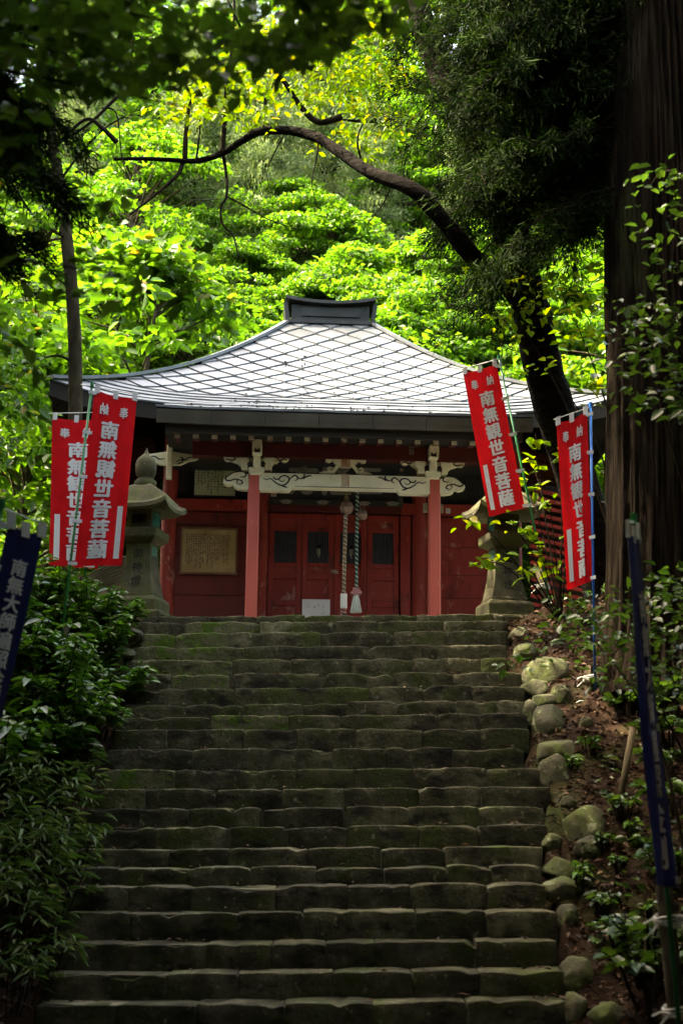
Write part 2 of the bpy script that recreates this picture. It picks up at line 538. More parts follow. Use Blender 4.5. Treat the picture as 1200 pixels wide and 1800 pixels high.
row_zc = [row_pt(i, 560)[2] for i in range(len(ROWS))]
row_xl = [row_pt(i, ROWS[i][2][0])[0] for i in range(len(ROWS))]
row_xr = [row_pt(i, ROWS[i][2][-1])[0] for i in range(len(ROWS))]
GROUND0 = row_zc[-1] - .19
TERR = row_zc[0] - .02
_ys = ROW_Y[::-1]


def zline(y):
    return np.interp(y, [-400, ROW_Y[-1] - .25, ROW_Y[-1]] + _ys[1:] + [17.2, 30, 78, 400],
                     [GROUND0, GROUND0, row_zc[-1]] + row_zc[::-1][1:] + [TERR, TERR, TERR + 37, TERR + 45])


def xl_at(y):
    return np.interp(y, _ys, row_xl[::-1])


def xr_at(y):
    return np.interp(y, _ys, row_xr[::-1])


def hnoise(x, y):
    return (.05 * np.sin(1.7 * x + 2.3 * y) + .04 * np.sin(3.1 * x - 1.9 * y + 1) + .03 * np.sin(5.3 * x + 4.1 * y + 2)
            + .02 * np.sin(9.7 * x - 7.3 * y) + .015 * np.sin(14 * y + 3 * x))


def terrain(x, y):
    x, y = np.asarray(x, float), np.asarray(y, float)
    z = zline(y)
    on = np.clip((17.6 - y) / .8, 0, 1)                 # banks flank the stairs, the terrace is level
    dr, dl = x - xr_at(y), xl_at(y) - x
    bank = np.where(dr > 0, -.07 + .34 * np.minimum(dr, 7), 0) + np.where(dl > 0, -.10 + .24 * np.minimum(dl, 7), 0)
    inside = (dr <= 0) & (dl <= 0)
    bank = np.where(inside, -.45, bank)
    far = np.clip((np.abs(x) - 6.5) / 8, 0, 1) * 3.0 * np.clip((y - 17) / 3, 0, 1)
    nz = hnoise(x, y) * np.where(inside, 0, 1) * np.where((y > 17.2) & (y < 30) & (np.abs(x) < 5), .3, 1)
    return z + bank * on + far + nz


def G(px, py, y0=3.0, y1=90.0):
    """ground point seen at a pixel"""
    ys = np.arange(y0, y1, .04)
    d = ray(px, py)
    pts = EYE + d[None, :] * (ys / d[1])[:, None]
    hit = np.nonzero(pts[:, 2] <= terrain(pts[:, 0], pts[:, 1]))[0]
    k = hit[0] if len(hit) else len(ys) - 1
    p = pts[k].copy()
    p[2] = float(terrain(p[0], p[1]))
    return p


def grid_axis(*segs):
    return np.unique(np.concatenate([np.linspace(a, b, n) for a, b, n in segs]))


gx = grid_axis((-160, -12, 22), (-12, -5, 24), (-5, 5, 100), (5, 12, 24), (12, 160, 22))
gy = grid_axis((-120, 4, 20), (4, 18.5, 150), (18.5, 34, 40), (34, 90, 34), (90, 300, 10))
X, Y = np.meshgrid(gx, gy)
V = np.stack([X, Y, terrain(X, Y)], -1).reshape(-1, 3)
nx, ny = len(gx), len(gy)
ii = (np.arange(ny - 1)[:, None] * nx + np.arange(nx - 1)[None, :]).ravel()
Q = np.stack([ii, ii + 1, ii + nx + 1, ii + nx], 1)
link(bpy.data.objects.new('ground', np_mesh('ground', V, Q, MT['soil'], smooth=True)), kind='structure')

stairs = empty('stone_stairs', (0, ROW_Y[-1], GROUND0), label='worn mossy stone stairs climbing to the red shrine', kind='structure')
_so = Vector(stairs.location)


def stone_mesh(lx, ly, lz, seed, sag, m, nx_=9, r=.010):
    """worn block with softened, uneven edges; origin at centre"""
    bm = bmesh.new()
    idx = {}
    seedv = Vector((seed * 3.71, seed * 1.93, seed * .77))

    def axis(l, n):
        return [-l / 2, -l / 2 + r] + [-l / 2 + r + (l - 2 * r) * i / n for i in range(1, n)] + [l / 2 - r, l / 2]
    ax, ay, az = axis(lx, nx_), axis(ly, 3), axis(lz, 4)
    nx2, ny2, nz2 = len(ax) - 1, len(ay) - 1, len(az) - 1

    def vert(i, j, k):
        if (i, j, k) in idx:
            return idx[(i, j, k)]
        p = Vector((ax[i], ay[j], az[k]))
        c = Vector((max(-lx / 2 + r, min(lx / 2 - r, p.x)), max(-ly / 2 + r, min(ly / 2 - r, p.y)), max(-lz / 2 + r, min(lz / 2 - r, p.z))))
        d = p - c
        if d.length > r:
            p = c + d.normalized() * r
        n1 = mnoise.noise((p + seedv) * 2.6)
        n2 = mnoise.noise(p * 9 + seedv * 2)
        n3 = mnoise.noise(p * 22 + seedv)
        endk = abs(2 * p.x / lx) ** 7
        chip = max(0, mnoise.noise(Vector((p.x * 6, seed * 1.3, 3))) - .2) * .085
        p.y += n1 * .012 + n2 * .007 + n3 * .004 + endk * .010
        p.x += n2 * .007
        if p.z > 0:
            p.z += .013 * n1 + .010 * mnoise.noise(Vector((p.x * 6, seed, p.y * 5))) - sag * endk - (chip if p.y < 0 else 0)
        idx[(i, j, k)] = bm.verts.new(p)
        return idx[(i, j, k)]

    def quads(a, b, f):
        for i in range(a):
            for j in range(b):
                bm.faces.new((f(i, j), f(i + 1, j), f(i + 1, j + 1), f(i, j + 1)))
    quads(nx2, nz2, lambda i, k: vert(i, 0, k))
    quads(nx2, ny2, lambda i, j: vert(i, j, nz2))
    quads(ny2, nz2, lambda j, k: vert(nx2, j, k))
    quads(ny2, nz2, lambda j, k: vert(0, ny2 - j, k))
    me = bpy.data.meshes.new('stone')
    bm.to_mesh(me)
    bm.free()
    me.polygons.foreach_set('use_smooth', [True] * len(me.polygons))
    me.materials.append(m)
    return me


MOSSY = {(3, 0), (3, 1), (2, 1), (4, 0), (2, 0), (5, 1), (11, 0), (1, 1), (8, 1)}
core = MB()
for i, (yl, yr, js) in enumerate(ROWS):
    zb = row_zc[i + 1] if i + 1 < len(ROWS) else GROUND0
    for k in range(len(js) - 1):
        a, b = row_pt(i, js[k]), row_pt(i, js[k + 1])
        rise = max(.10, (a[2] + b[2]) / 2 - (zb + ((a[2] + b[2]) / 2 - row_zc[i])))
        gap = random.choice([.002, .003, .004, .008])
        if (i, k) in ((5, 2), (13, 3), (14, 2)):
            gap = .07
        lx = (b[0] - a[0]) - gap
        hh = rise + .05
        dz = random.uniform(-.006, .006)
        ld = .52 if i else .42
        me = stone_mesh(lx, ld, hh, i * 17 + k * 3.3, random.uniform(.004, .024), MT['mossy'] if (i, k) in MOSSY else MT['stone'],
                        nx_=max(5, min(16, int(lx / .07))))
        o = bpy.data.objects.new('stone', me)
        o.location = Vector(((a[0] + b[0]) / 2, ROW_Y[i] + ld / 2 + random.uniform(-.012, .012), (a[2] + b[2]) / 2 - hh / 2 + dz)) - _so
        o.rotation_euler = (random.uniform(-.012, .012), -math.atan2(b[2] - a[2], b[0] - a[0]) + random.uniform(-.008, .008), random.uniform(-.012, .012))
        link(o, stairs)
    xa, xb = row_xl[i] + .06, row_xr[i] - .06
    core.box2((xa - _so.x, ROW_Y[i] + .026 - _so.y, row_zc[i] - .55 - _so.z), (xb - _so.x, ROW_Y[i] + .6 - _so.y, row_zc[i] - .035 - _so.z))
core.build('mortar_bed', MT['mortar'], stairs)

# terrace paving at the head of the stairs
tp = MB()
tp.box2((row_xl[0] - .1, 17.08, TERR - .3), (row_xr[0] + .1, 17.44, TERR - .03))
tp.build('terrace', MT['stone'], kind='structure')
gv = MB()
gv.box2((-6.5, 17.45, TERR - .3), (6.5, 21.0, TERR + .012))
gv.build('added_bounce_gravel', MT['bounce_gravel'], kind='structure')  # unseen pale ground added as a reflector to brighten the shrine front

# ================================================================== THE SHRINE
YAW = math.radians(3.0)
SO = np.array([0.0, 19.5, 0.0])
_c, _s = math.cos(YAW), math.sin(YAW)
shrine = empty('shrine', (SO[0], SO[1], TERR), YAW, label='red wooden shrine hall with grey metal hip roof at the stair head', cat='shrine')
SZ = TERR


def S3(px, py, yl):
    """shrine-local point where a pixel ray meets the local plane y = yl (z counted from the terrace)"""
    d = ray(px, py)
    n = np.array([-_s, _c, 0])
    t = (yl - n @ (EYE - SO)) / (n @ d)
    w = EYE + d * t - SO
    return Vector((_c * w[0] + _s * w[1], yl, w[2] - SZ))


def S(px, py, yl):
    p = S3(px, py, yl)
    return p.x, p.z


def opx(pts, yl, ox, oy, sc):
    return [S(ox + x / sc, oy + y / sc, yl) for x, y in pts]


# ---- roof shape (local; z from terrace)
ZR, ZE, YC = 10.14 - SZ, 7.40 - SZ, 4.9
HALF = 4.25


def roof_pt(face, s, t, lift=0.0):
    """face 0 front, 1 right, 2 back, 3 left; s 0 ridge .. 1 eave, t -1 .. 1 across"""
    o0, w0 = (.35, .75) if face in (0, 2) else (.75, .35)
    out = o0 + (HALF - o0) * s
    w = w0 + (HALF - w0) * s
    z = ZR - (ZR - ZE) * (1.35 * s - .35 * s * s) + .36 * s * s * abs(t) ** 4.5 + lift
    x, y = w * t, -out
    if face == 1:
        x, y = out, w * t
    elif face == 2:
        x, y = -w * t, out
    elif face == 3:
        x, y = -out, -w * t
    return Vector((x, YC + y, z))


KX, KY0, KY1 = 2.56, .98, -.90                      # porch roof half width, start and eave (local y)
KZ1 = 6.92 - SZ


def porch_pt(q, x, lift=0.0):
    s0 = (YC - KY0 - .35) / (HALF - .35)
    z0 = roof_pt(0, s0, 0).z + .012
    y = KY0 + (KY1 - KY0) * q
    slope0 = -.50
    dy = KY0 - KY1
    # cubic from the roof's own slope to the eave
    a = z0
    b = slope0 * dy
    c_ = 3 * (KZ1 - z0) - 2 * b - (-.27 * dy)
    d_ = (-.27 * dy) - b * 1 - 2 * (KZ1 - z0) + b * 1
    z = a + b * q + (KZ1 - a - b) * q * q
    return Vector((x, y, z + lift + .05 * max(0, abs(x) / KX - .7) ** 2 * q * 4))


deck, soffit = MB(), MB()
NS, NT = 14, 24
for face in range(4):
    top = [[roof_pt(face, i / NS, -1 + 2 * j / NT) for j in range(NT + 1)] for i in range(NS + 1)]
    fl = [(i * (NT + 1) + j, i * (NT + 1) + j + 1, (i + 1) * (NT + 1) + j + 1, (i + 1) * (NT + 1) + j) for i in range(NS) for j in range(NT)]
    deck.add([p for r in top for p in r], fl)
    soffit.add([p - Vector((0, 0, .17)) for r in top for p in r], [tuple(reversed(q)) for q in fl])
roof = deck.build('roof', MT['deck'], shrine, label='grey metal hip roof laid with diamond plates')
soffit.build('soffit', MT['dark_wood'], roof)
# eave boards round the main roof
for face in range(4):
    e = MB()
    a = [roof_pt(face, 1, -1 + 2 * j / NT) for j in range(NT + 1)]
    i1 = [roof_pt(face, .985, -1 + 2 * j / NT, -.0) for j in range(NT + 1)]
    vs = [p + Vector((0, 0, .012)) for p in a] + [p - Vector((0, 0, .24)) for p in a] + [p - Vector((0, 0, .24)) for p in i1]
    n = NT + 1
    e.add(vs, [(j, j + n, j + n + 1, j + 1) for j in range(NT)] + [(j + n, j + 2 * n, j + 2 * n + 1, j + n + 1) for j in range(NT)])
    e.build('eave_board', MT['dark_wood'], roof)
# porch roof deck with sides
pd = MB()
NQ, NX = 10, 20
for off, rev in ((0.0, False), (-.14, True)):
    vs = [porch_pt(i / NQ, KX * (-1 + 2 * j / NX), off) for i in range(NQ + 1) for j in range(NX + 1)]
    fl = [(i * (NX + 1) + j, i * (NX + 1) + j + 1, (i + 1) * (NX + 1) + j + 1, (i + 1) * (NX + 1) + j) for i in range(NQ) for j in range(NX)]
    pd.add(vs, [tuple(reversed(q)) for q in fl] if rev else fl)
for sx in (-KX, KX):
    for i in range(NQ):
        a, b = porch_pt(i / NQ, sx), porch_pt((i + 1) / NQ, sx)
        dn = Vector((0, 0, -.2))
        pd.add([a, b, b + dn, a + dn], [(0, 1, 2, 3)])
pd.build('porch_deck', MT['dark_wood'], roof)


# ---- diamond plates on the front and side slopes
def arc_table(face):
    ss = np.linspace(0, 1, 200)
    pts = np.array([roof_pt(face, s, 0) for s in ss])
    L = np.concatenate([[0], np.cumsum(np.linalg.norm(np.diff(pts, axis=0), axis=1))])
    return ss, L


def clip(poly, f):
    out = []
    for i in range(len(poly)):
        a, b = poly[i], poly[(i + 1) % len(poly)]
        fa, fb = f(a), f(b)
        if fa >= 0:
            out.append(a)
        if (fa >= 0) != (fb >= 0):
            k = fa / (fa - fb)
            out.append((a[0] + (b[0] - a[0]) * k, a[1] + (b[1] - a[1]) * k))
    return out


S_BAND = .80
DW, DH = .54, .245


def plates(face, name='roof_plate'):
    ss, LT = arc_table(face)
    w0 = .75 if face in (0, 2) else .35
    lmax = np.interp(S_BAND, ss, LT)
    hw = lambda l: w0 + (HALF - w0) * np.interp(l, LT, ss)
    hp, n = MB(), 0
    r = 0
    l0 = .02
    while l0 - DH < lmax:
        xoff = 0 if r % 2 == 0 else DW / 2
        k0 = int(HALF / DW) + 2
        for k in range(-k0, k0 + 1):
            x0 = k * DW + xoff
            g = .020
            poly = [(x0, l0 - DH + g), (x0 + DW / 2 - g * 1.6, l0), (x0, l0 + DH - g), (x0 - DW / 2 + g * 1.6, l0)]
            poly = clip(poly, lambda p: p[1] - .03)
            if poly:
                poly = clip(poly, lambda p: lmax - p[1])
            if poly:
                poly = clip(poly, lambda p: hw(min(p[1], LT[-1])) - .07 - p[0])
            if poly:
                poly = clip(poly, lambda p: hw(min(p[1], LT[-1])) - .07 + p[0])
            if len(poly) < 3:
                continue
            ar = abs(sum(poly[i][0] * poly[(i + 1) % len(poly)][1] - poly[(i + 1) % len(poly)][0] * poly[i][1] for i in range(len(poly)))) / 2
            if ar < .004:
                continue
            top, bot = [], []
            for (x, l) in poly:
                s = float(np.interp(l, LT, ss))
                t = x / (w0 + (HALF - w0) * s)
                h = .010 + .030 * (l - l0 + DH) / (2 * DH) + random.uniform(-.003, .003)
                top.append(roof_pt(face, s, t, h))
                bot.append(roof_pt(face, s, t, .001))
            m = len(poly)
            mb = MB()
            mb.add(top + bot, [tuple(range(m))] + [(i, i + m, (i + 1) % m + m, (i + 1) % m) for i in range(m)])
            if face == 0:
                mb.build(name, MT['roof'], roof)
                n += 1
            else:
                hp.add(mb.v, mb.f)
        l0 += DH
        r += 1
    if face != 0:
        o = hp.build('side_plates', MT['roof'], roof)
        o['kind'] = 'stuff'
    return n


plates(0)
for fc in (1, 3):
    plates(fc)

# ---- horizontal metal courses near the eaves
edges = [S_BAND, .845, .89, .945, 1.004]
for a, b in zip(edges[:-1], edges[1:]):
    for face in range(4):
        mb = MB()
        n = 40
        vs = []
        for s, h in ((a + .004, .012), (b, .030), (b, .004)):
            for j in range(n + 1):
                wav = .006 * math.sin(j * 1.3 + a * 40) + random.uniform(-.003, .003)
                vs.append(roof_pt(face, s, -.985 + 1.97 * j / n, h + wav * .5))
        mb.add(vs, [(j, j + 1, j + n + 2, j + n + 1) for j in range(n)] + [(n + 1 + j, n + 2 + j, 2 * n + 3 + j, 2 * n + 2 + j) for j in range(n)])
        mb.build('roof_course', MT['roof'], roof)
qs = [.0, .17, .33, .48, .62, .75, .87, 1.01]
for a, b in zip(qs[:-1], qs[1:]):
    mb = MB()
    n = 44
    vs = []
    for q, h in ((a + .012, .016), (b, .034), (b, .004)):
        for j in range(n + 1):
            x = KX * (-1 + 2 * j / n) * 1.004
            edge = max(0, (abs(x) / KX - .72)) * .9                       # courses bend up towards the sides
            wav = .012 * math.sin(j * .7 + a * 9) + .006 * math.sin(j * 2.1 + a * 30)
            vs.append(porch_pt(max(0, min(1.01, q - edge * .25 * (1 - q))), x, h + wav * .35))
    mb.add(vs, [(j, j + 1, j + n + 2, j + n + 1) for j in range(n)] + [(n + 1 + j, n + 2 + j, 2 * n + 3 + j, 2 * n + 2 + j) for j in range(n)])
    mb.build('porch_course', MT['roof'], roof)
# hip caps
for (f, t) in ((0, -1), (0, 1), (2, -1), (2, 1)):
    mb = MB()
    pts = [roof_pt(f, i / 16, t, .035) for i in range(17)]
    for i in range(16):
        mb.bar(pts[i], pts[i + 1] + (pts[i + 1] - pts[i]) * .02, .15, .05)
    mb.build('hip_cap', MT['roof'], roof)

# ---- ridge box
rg = MB()
zt = 10.58 - SZ
rg.loft([(1, ZR - .25), (1, ZR - .02), (1, zt - .09)], 4)
for k, (x, y, z) in enumerate(rg.v):
    rg.v[k] = (x * .69, YC + y * .34, z)
rg.box2((-.80, YC - .45, ZR - .03), (.80, YC + .45, ZR + .035))
rg.box2((-.52, YC - .365, ZR + .13), (.52, YC - .33, zt - .14))
for sx in (-1, 1):
    rg.bar((sx * .75, YC, ZR - .02), (sx * .80, YC, zt - .06), .74, .07)
n = 16
vs = []
for dz in (.0, .055):
    for yy in (YC - .47, YC + .47):
        for j in range(n + 1):
            u = -1 + 2 * j / n
            vs.append((u * .80, yy, zt - .10 + dz + .085 * abs(u) ** 2.2))
a, b, c2, d2 = 0, n + 1, 2 * n + 2, 3 * n + 3
fs = []
for j in range(n):
    fs += [(a + j, b + j, b + j + 1, a + j + 1), (c2 + j, c2 + j + 1, d2 + j + 1, d2 + j), (a + j, a + j + 1, c2 + j + 1, c2 + j), (b + j, d2 + j, d2 + j + 1, b + j + 1)]
fs += [(a, c2, d2, b), (a + n, b + n, d2 + n, c2 + n)]
rg.add(vs, fs)
rg.build('ridge_box', MT['ridge'], roof)

# ---- porch eave: fascia boards, soffit, rafters
xs = np.linspace(-KX, KX, 8)
for a, b in zip(xs[:-1], xs[1:]):
    mb = MB()
    za, zb = porch_pt(1, a).z - .02, porch_pt(1, b).z - .02
    y0, y1 = KY1 - .01, KY1 + .06
    vs = [(a + .003, y0, za), (b - .003, y0, zb), (b - .003, y0 + .02, zb - .185), (a + .003, y0 + .02, za - .185),
          (a + .003, y1, za), (b - .003, y1, zb), (b - .003, y1, zb - .185), (a + .003, y1, za - .185)]
    mb.add(vs, [(0, 1, 2, 3), (4, 7, 6, 5), (3, 2, 6, 7), (0, 3, 7, 4), (1, 5, 6, 2), (0, 4, 5, 1)])
    mb.build('fascia_board', MT['fascia'], roof)
lower = MB()
lower.box2((-KX + .12, KY1 + .12, KZ1 - .30), (KX - .12, KY1 + .20, KZ1 - .16))
lower.build('lower_fascia', MT['dark_wood'], roof)
so = MB()
so.box2((-KX + .1, KY1 + .2, KZ1 - .22), (KX - .1, 1.75, KZ1 - .19))
so.build('porch_soffit', MT['dark_wood'], roof)
rz_ = S(450, 768, -.42)[1]
for k in range(19):
    x = -2.30 + k * .2556
    mb = MB()
    mb.bar((x, -.42, rz_), (x, 1.7, rz_ + .26), .075, .085)
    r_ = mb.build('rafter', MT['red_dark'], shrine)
    mb = MB()
    mb.box((x, -.432, rz_ - .0008), (.077, .022, .088))
    mb.build('rafter_end', MT['rafter_white'], r_)
# main eave rafters along the left and right sides
for sx in (-1, 1):
    for k in range(12):
        yy = 2.75 + k * .27
        mb = MB()
        mb.bar((sx * 4.05, yy, ZE - .26 + .26 * abs((yy - YC) / HALF) ** 4.5), (sx * 2.9, yy, ZE + .06), .07, .08)
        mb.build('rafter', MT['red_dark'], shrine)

# ---- beam over the pillars
k0 = S(338, 803, 0)
zb_, zt_ = S(450, 803, -.1)[1], S(450, 777, -.1)[1]
mb = MB()
mb.box2((k0[0], -.10, zb_), (2.12, .10, zt_))
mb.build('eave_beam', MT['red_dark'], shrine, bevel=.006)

# ---- pillars
pil = []
for px in (437.5, 760.5):
    x = S(px, 1080, 0)[0]
    x2 = S(450 if px < 600 else 765, 838, 0)[0]
    x = (x + x2) / 2
    pil.append(x)
    zc = S(450, 836, 0)[1]
    mb = MB()
    w, ch = .083, .018
    oct_ = [(-w + ch, -w), (w - ch, -w), (w, -w + ch), (w, w - ch), (w - ch, w), (-w + ch, w), (-w, w - ch), (-w, -w + ch)]
    vs = [(x + a, b, z) for z in (.12, zc) for a, b in oct_]
    mb.add(vs, [tuple(range(8))[::-1], tuple(range(8, 16))] + [(i, (i + 1) % 8, (i + 1) % 8 + 8, i + 8) for i in range(8)])
    mb.build('pillar', MT['red_pillar'], shrine)
    mb = MB()
    mb.loft([(.19, -.05), (.19, .08), (.15, .13)], 4)
    mb.v = [(p[0] + x, p[1], p[2]) for p in mb.v]
    mb.build('base_stone', MT['lantern'], shrine)
PCX = (pil[0] + pil[1]) / 2


def curl(mb, pts, yl, w=.011, mirror=False):
    """a flat painted scroll line laid on a carved face (x, z) points"""
    P_ = [Vector((2 * PCX - x if mirror else x, 0, z)) for x, z in pts]
    # smooth (Catmull-Rom)
    out = []
    for i in range(len(P_) - 1):
        p0, p1, p2, p3 = P_[max(i - 1, 0)], P_[i], P_[i + 1], P_[min(i + 2, len(P_) - 1)]
        for k in range(4):
            t = k / 4
            out.append(.5 * ((2 * p1) + (p2 - p0) * t + (2 * p0 - 5 * p1 + 4 * p2 - p3) * t * t + (3 * p1 - p0 - 3 * p2 + p3) * t ** 3))
    out.append(P_[-1])
    n = len(out)
    vs = []
    for i, p in enumerate(out):
        t = (out[min(i + 1, n - 1)] - out[max(i - 1, 0)]).normalized()
        nrm = Vector((-t.z, 0, t.x))
        ww = w * (.35 + .65 * math.sin(math.pi * min(1, (i + .6) / n)))
        for sg, yy in ((1, yl + .004), (.75, yl - .004), (-.75, yl - .004), (-1, yl + .004)):
            vs.append((p.x + nrm.x * ww * sg, yy, p.z + nrm.z * ww * sg))
    fs = []
    for i in range(n - 1):
        for k in range(3):
            fs.append((4 * i + k, 4 * i + k + 1, 4 * i + 4 + k + 1, 4 * i + 4 + k))
    mb.add(vs, fs)


Z1 = (380, 760, 5.0)
YB = -.085
# ---- white rainbow beam between the pillars, slightly arched below
bl, br = pil[0] + .07, pil[1] - .07
zt0 = S(530, 832.5, YB)[1]
zb0 = S(440, 861, YB)[1]
zb1 = S(560, 858, YB)[1]
mb = MB()
ol = [(bl, zt0 - .01), (bl + .10, zt0), (br - .10, zt0), (br, zt0 - .01), (br, zb0), (br - .42, zb0), (br - .46, zb1), (bl + .46, zb1), (bl + .42, zb0), (bl, zb0)]
mb.prism(ol, YB, .085)
beam = mb.build('rainbow_beam', MT['white'], shrine, bevel=.006, label='white carved beam with black scrollwork')
scroll = MB()
SC = [[(410, 400), (440, 415), (480, 407), (520, 440), (570, 465), (612, 455), (640, 418), (630, 390), (595, 380), (560, 395), (555, 418), (578, 432), (602, 418)],
      [(500, 388), (515, 408), (545, 410), (572, 388)],
      [(640, 420), (662, 394), (692, 378), (716, 396), (710, 415), (690, 426)],
      [(716, 396), (740, 408), (768, 392), (778, 374), (762, 374)],
      [(762, 412), (800, 386), (840, 382)],
      [(570, 465), (600, 478), (625, 482)]]
for c_ in SC:
    pts = opx(c_, YB, *Z1)
    curl(scroll, pts, YB, .013)
    curl(scroll, pts, YB, .013, True)
cv = [(bl + .5 + (br - bl - 1.0) * k / 8, zb1 + .018) for k in range(9)]
curl(scroll, cv, YB, .006)
scroll.build('scrollwork', MT['ink'], beam)
strap = MB()
sx_ = S(607, 845, YB)[0]
strap.box2((sx_ - .055, YB - .006, zb1 + .03), (sx_ + .055, YB + .02, zt0 + .005))
strap.build('iron_strap', MT['rust'], beam)
# ---- carved nosings outside the pillars
NO = [(297, 378), (270, 362), (235, 345), (200, 340), (160, 347), (120, 372), (78, 398), (60, 425), (70, 448), (110, 460), (152, 450), (160, 474), (185, 490), (235, 499), (297, 500)]
NS_ = [[(270, 362), (235, 346), (195, 343), (150, 352), (105, 380), (83, 400), (92, 420), (125, 422), (160, 410), (192, 412), (180, 432), (190, 452), (222, 466)],
       [(245, 350), (262, 370), (245, 390), (212, 388)], [(192, 412), (222, 424), (230, 448), (205, 448)]]
for mir in (False, True):
    pts = opx(NO, YB, *Z1)
    if mir:
        pts = [(2 * PCX - x, z) for x, z in pts][::-1]
    mb = MB()
    mb.prism(pts, YB + .01, .075)
    o = mb.build('beam_nosing', MT['white'], shrine, bevel=.005)
    sc_ = MB()
    for c_ in NS_:
        curl(sc_, opx(c_, YB, *Z1), YB + .01, .012, mir)
    sc_.build('scrollwork', MT['ink'], o)

# ---- bracket sets on the pillars
for mir in (False, True):
    def ob(pts, y):
        p_ = opx(pts, YB, *Z1)
        return [(2 * PCX - x, z) for x, z in p_][::-1] if mir else p_
    br_ = MB()
    br_.prism(ob([(65, 205), (640, 205), (640, 228), (620, 250), (592, 254), (560, 236), (530, 262), (180, 262), (125, 240), (92, 245), (70, 228)], 0), YB + .04, .05)
    bk = br_.build('bracket_set', MT['white'], shrine, bevel=.004)
    br_ = MB()
    for q in ([(190, 222), (290, 222), (290, 262), (272, 285), (282, 330), (225, 330), (215, 285), (192, 268)],
              [(420, 222), (512, 222), (512, 268), (490, 285), (488, 330), (425, 330), (428, 285), (420, 262)]):
        br_ = MB()
        br_.prism(ob(q, 0), YB - .02, .06)
        br_.build('bearing_block', MT['white'], bk, bevel=.006)
    br_ = MB()
    br_.prism(ob([(285, 308), (422, 308), (422, 348), (405, 376), (300, 376), (285, 348)], 0), YB - .04, .10)
    br_.build('capital_block', MT['white'], bk, bevel=.008)
    br_ = MB()
    br_.prism(ob([(322, 300), (332, 210), (385, 210), (392, 300), (385, 318), (330, 318)], 0), YB - .11, YB)
    br_.prism(ob([(318, 215), (315, 165), (318, 110), (330, 92), (392, 92), (404, 110), (404, 165), (402, 215)], 0), YB - .20, YB - .012)
    br_.build('carved_nose', MT['white'], bk, bevel=.008)
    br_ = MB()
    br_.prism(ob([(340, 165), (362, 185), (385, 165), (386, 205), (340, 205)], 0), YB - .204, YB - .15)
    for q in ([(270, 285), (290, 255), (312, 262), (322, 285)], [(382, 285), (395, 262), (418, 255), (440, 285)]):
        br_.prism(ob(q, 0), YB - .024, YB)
    br_.build('painted_recess_shade', MT['ink'], bk)  # black shapes stand in for the shade inside the bracket carving
    sc_ = MB()
    for q in ([(80, 236), (110, 232), (140, 240), (168, 225), (160, 210), (145, 215)], [(625, 240), (598, 228), (575, 238), (548, 238), (540, 220), (555, 216)]):
        p_ = opx(q, YB, *Z1)
        sc_ = MB()
        curl(sc_, p_, YB + .04, .012, mir)
        sc_.build('scrollwork', MT['ink'], bk)

# ---- frog-leg strut in the middle of the beam
cx_, zk = S(607, 833, -.03)
s_ = .00775
fk = MB()
fk.prism([(cx_ + dx * s_, zk + dz * s_) for dx, dz in ((-36, 27), (36, 27), (37, 22), (30, 20), (24, 24), (19, 18), (10, 17), (10, 12), (-10, 12), (-10, 17), (-19, 18), (-24, 24), (-30, 20), (-37, 22))], -.07, .02)
for sg in (-1, 1):
    fk.tube([(cx_ + sg * a * s_, -.03, zk + b * s_) for a, b in ((6, 15), (13, 16), (18, 10), (22, 3), (30, 2.5), (40, 1.5), (48, 1))], [.028, .03, .026, .024, .03, .02, .006], 8)
    fk.tube([(cx_ + sg * a * s_, -.05, zk + b * s_) for a, b in ((24, 8), (28, 11), (33, 8), (31, 5), (28, 7))], .013, 6)
fr = fk.build('frog_leg_strut', MT['white'], shrine)
mb = MB()
mb.box2((cx_ - .062, -.082, zk + .09), (cx_ + .062, -.068, zk + .212))
mb.build('iron_strap', MT['rust'], fr)

# ---- corner bracket at the left end of the hall
mb = MB()
mb.prism(opx([(258, 800), (300, 794), (352, 803), (346, 809), (330, 812), (318, 818), (282, 818), (268, 812)], .5, 0, 0, 1), .46, .54)
cb = mb.build('corner_bracket', MT['white'], shrine, bevel=.004)
sc_ = MB()
for q in ([(310, 812), (318, 808), (326, 808), (334, 804), (346, 804)], [(312, 816), (320, 812), (322, 806), (316, 803)], [(262, 803), (272, 802), (280, 807), (290, 806)]):
    sc_ = MB()
    curl(sc_, opx(q, .46, 0, 0, 1), .46, .012)
    sc_.build('scrollwork', MT['ink'], cb)
mb = MB()
x_, zt2 = S(299, 784, .4)
zb2 = S(299, 843, .4)[1]
mb.box2((x_ - .04, .34, zb2), (x_ + .04, .44, zt2))
mb.build('nose_post', MT['white'], cb, bevel=.008)
mb = MB()
x_, zt2 = S(313, 738, -.2)
zb2 = S(313, 768, -.2)[1]
mb.box2((x_ - .037, -.24, zb2), (x_ + .037, -.16, zt2))
mb.build('hanging_strut', MT['rafter_white'], shrine, bevel=.004)

# ---- hall walls
YW = 1.8
xL, xR = -2.62, 2.85
zTop = ZE + .25


def sx1(px, py=1000, yl=YW):
    return S(px, py, yl)[0]


def sz1(py, px=560, yl=YW):
    return S(px, py, yl)[1]


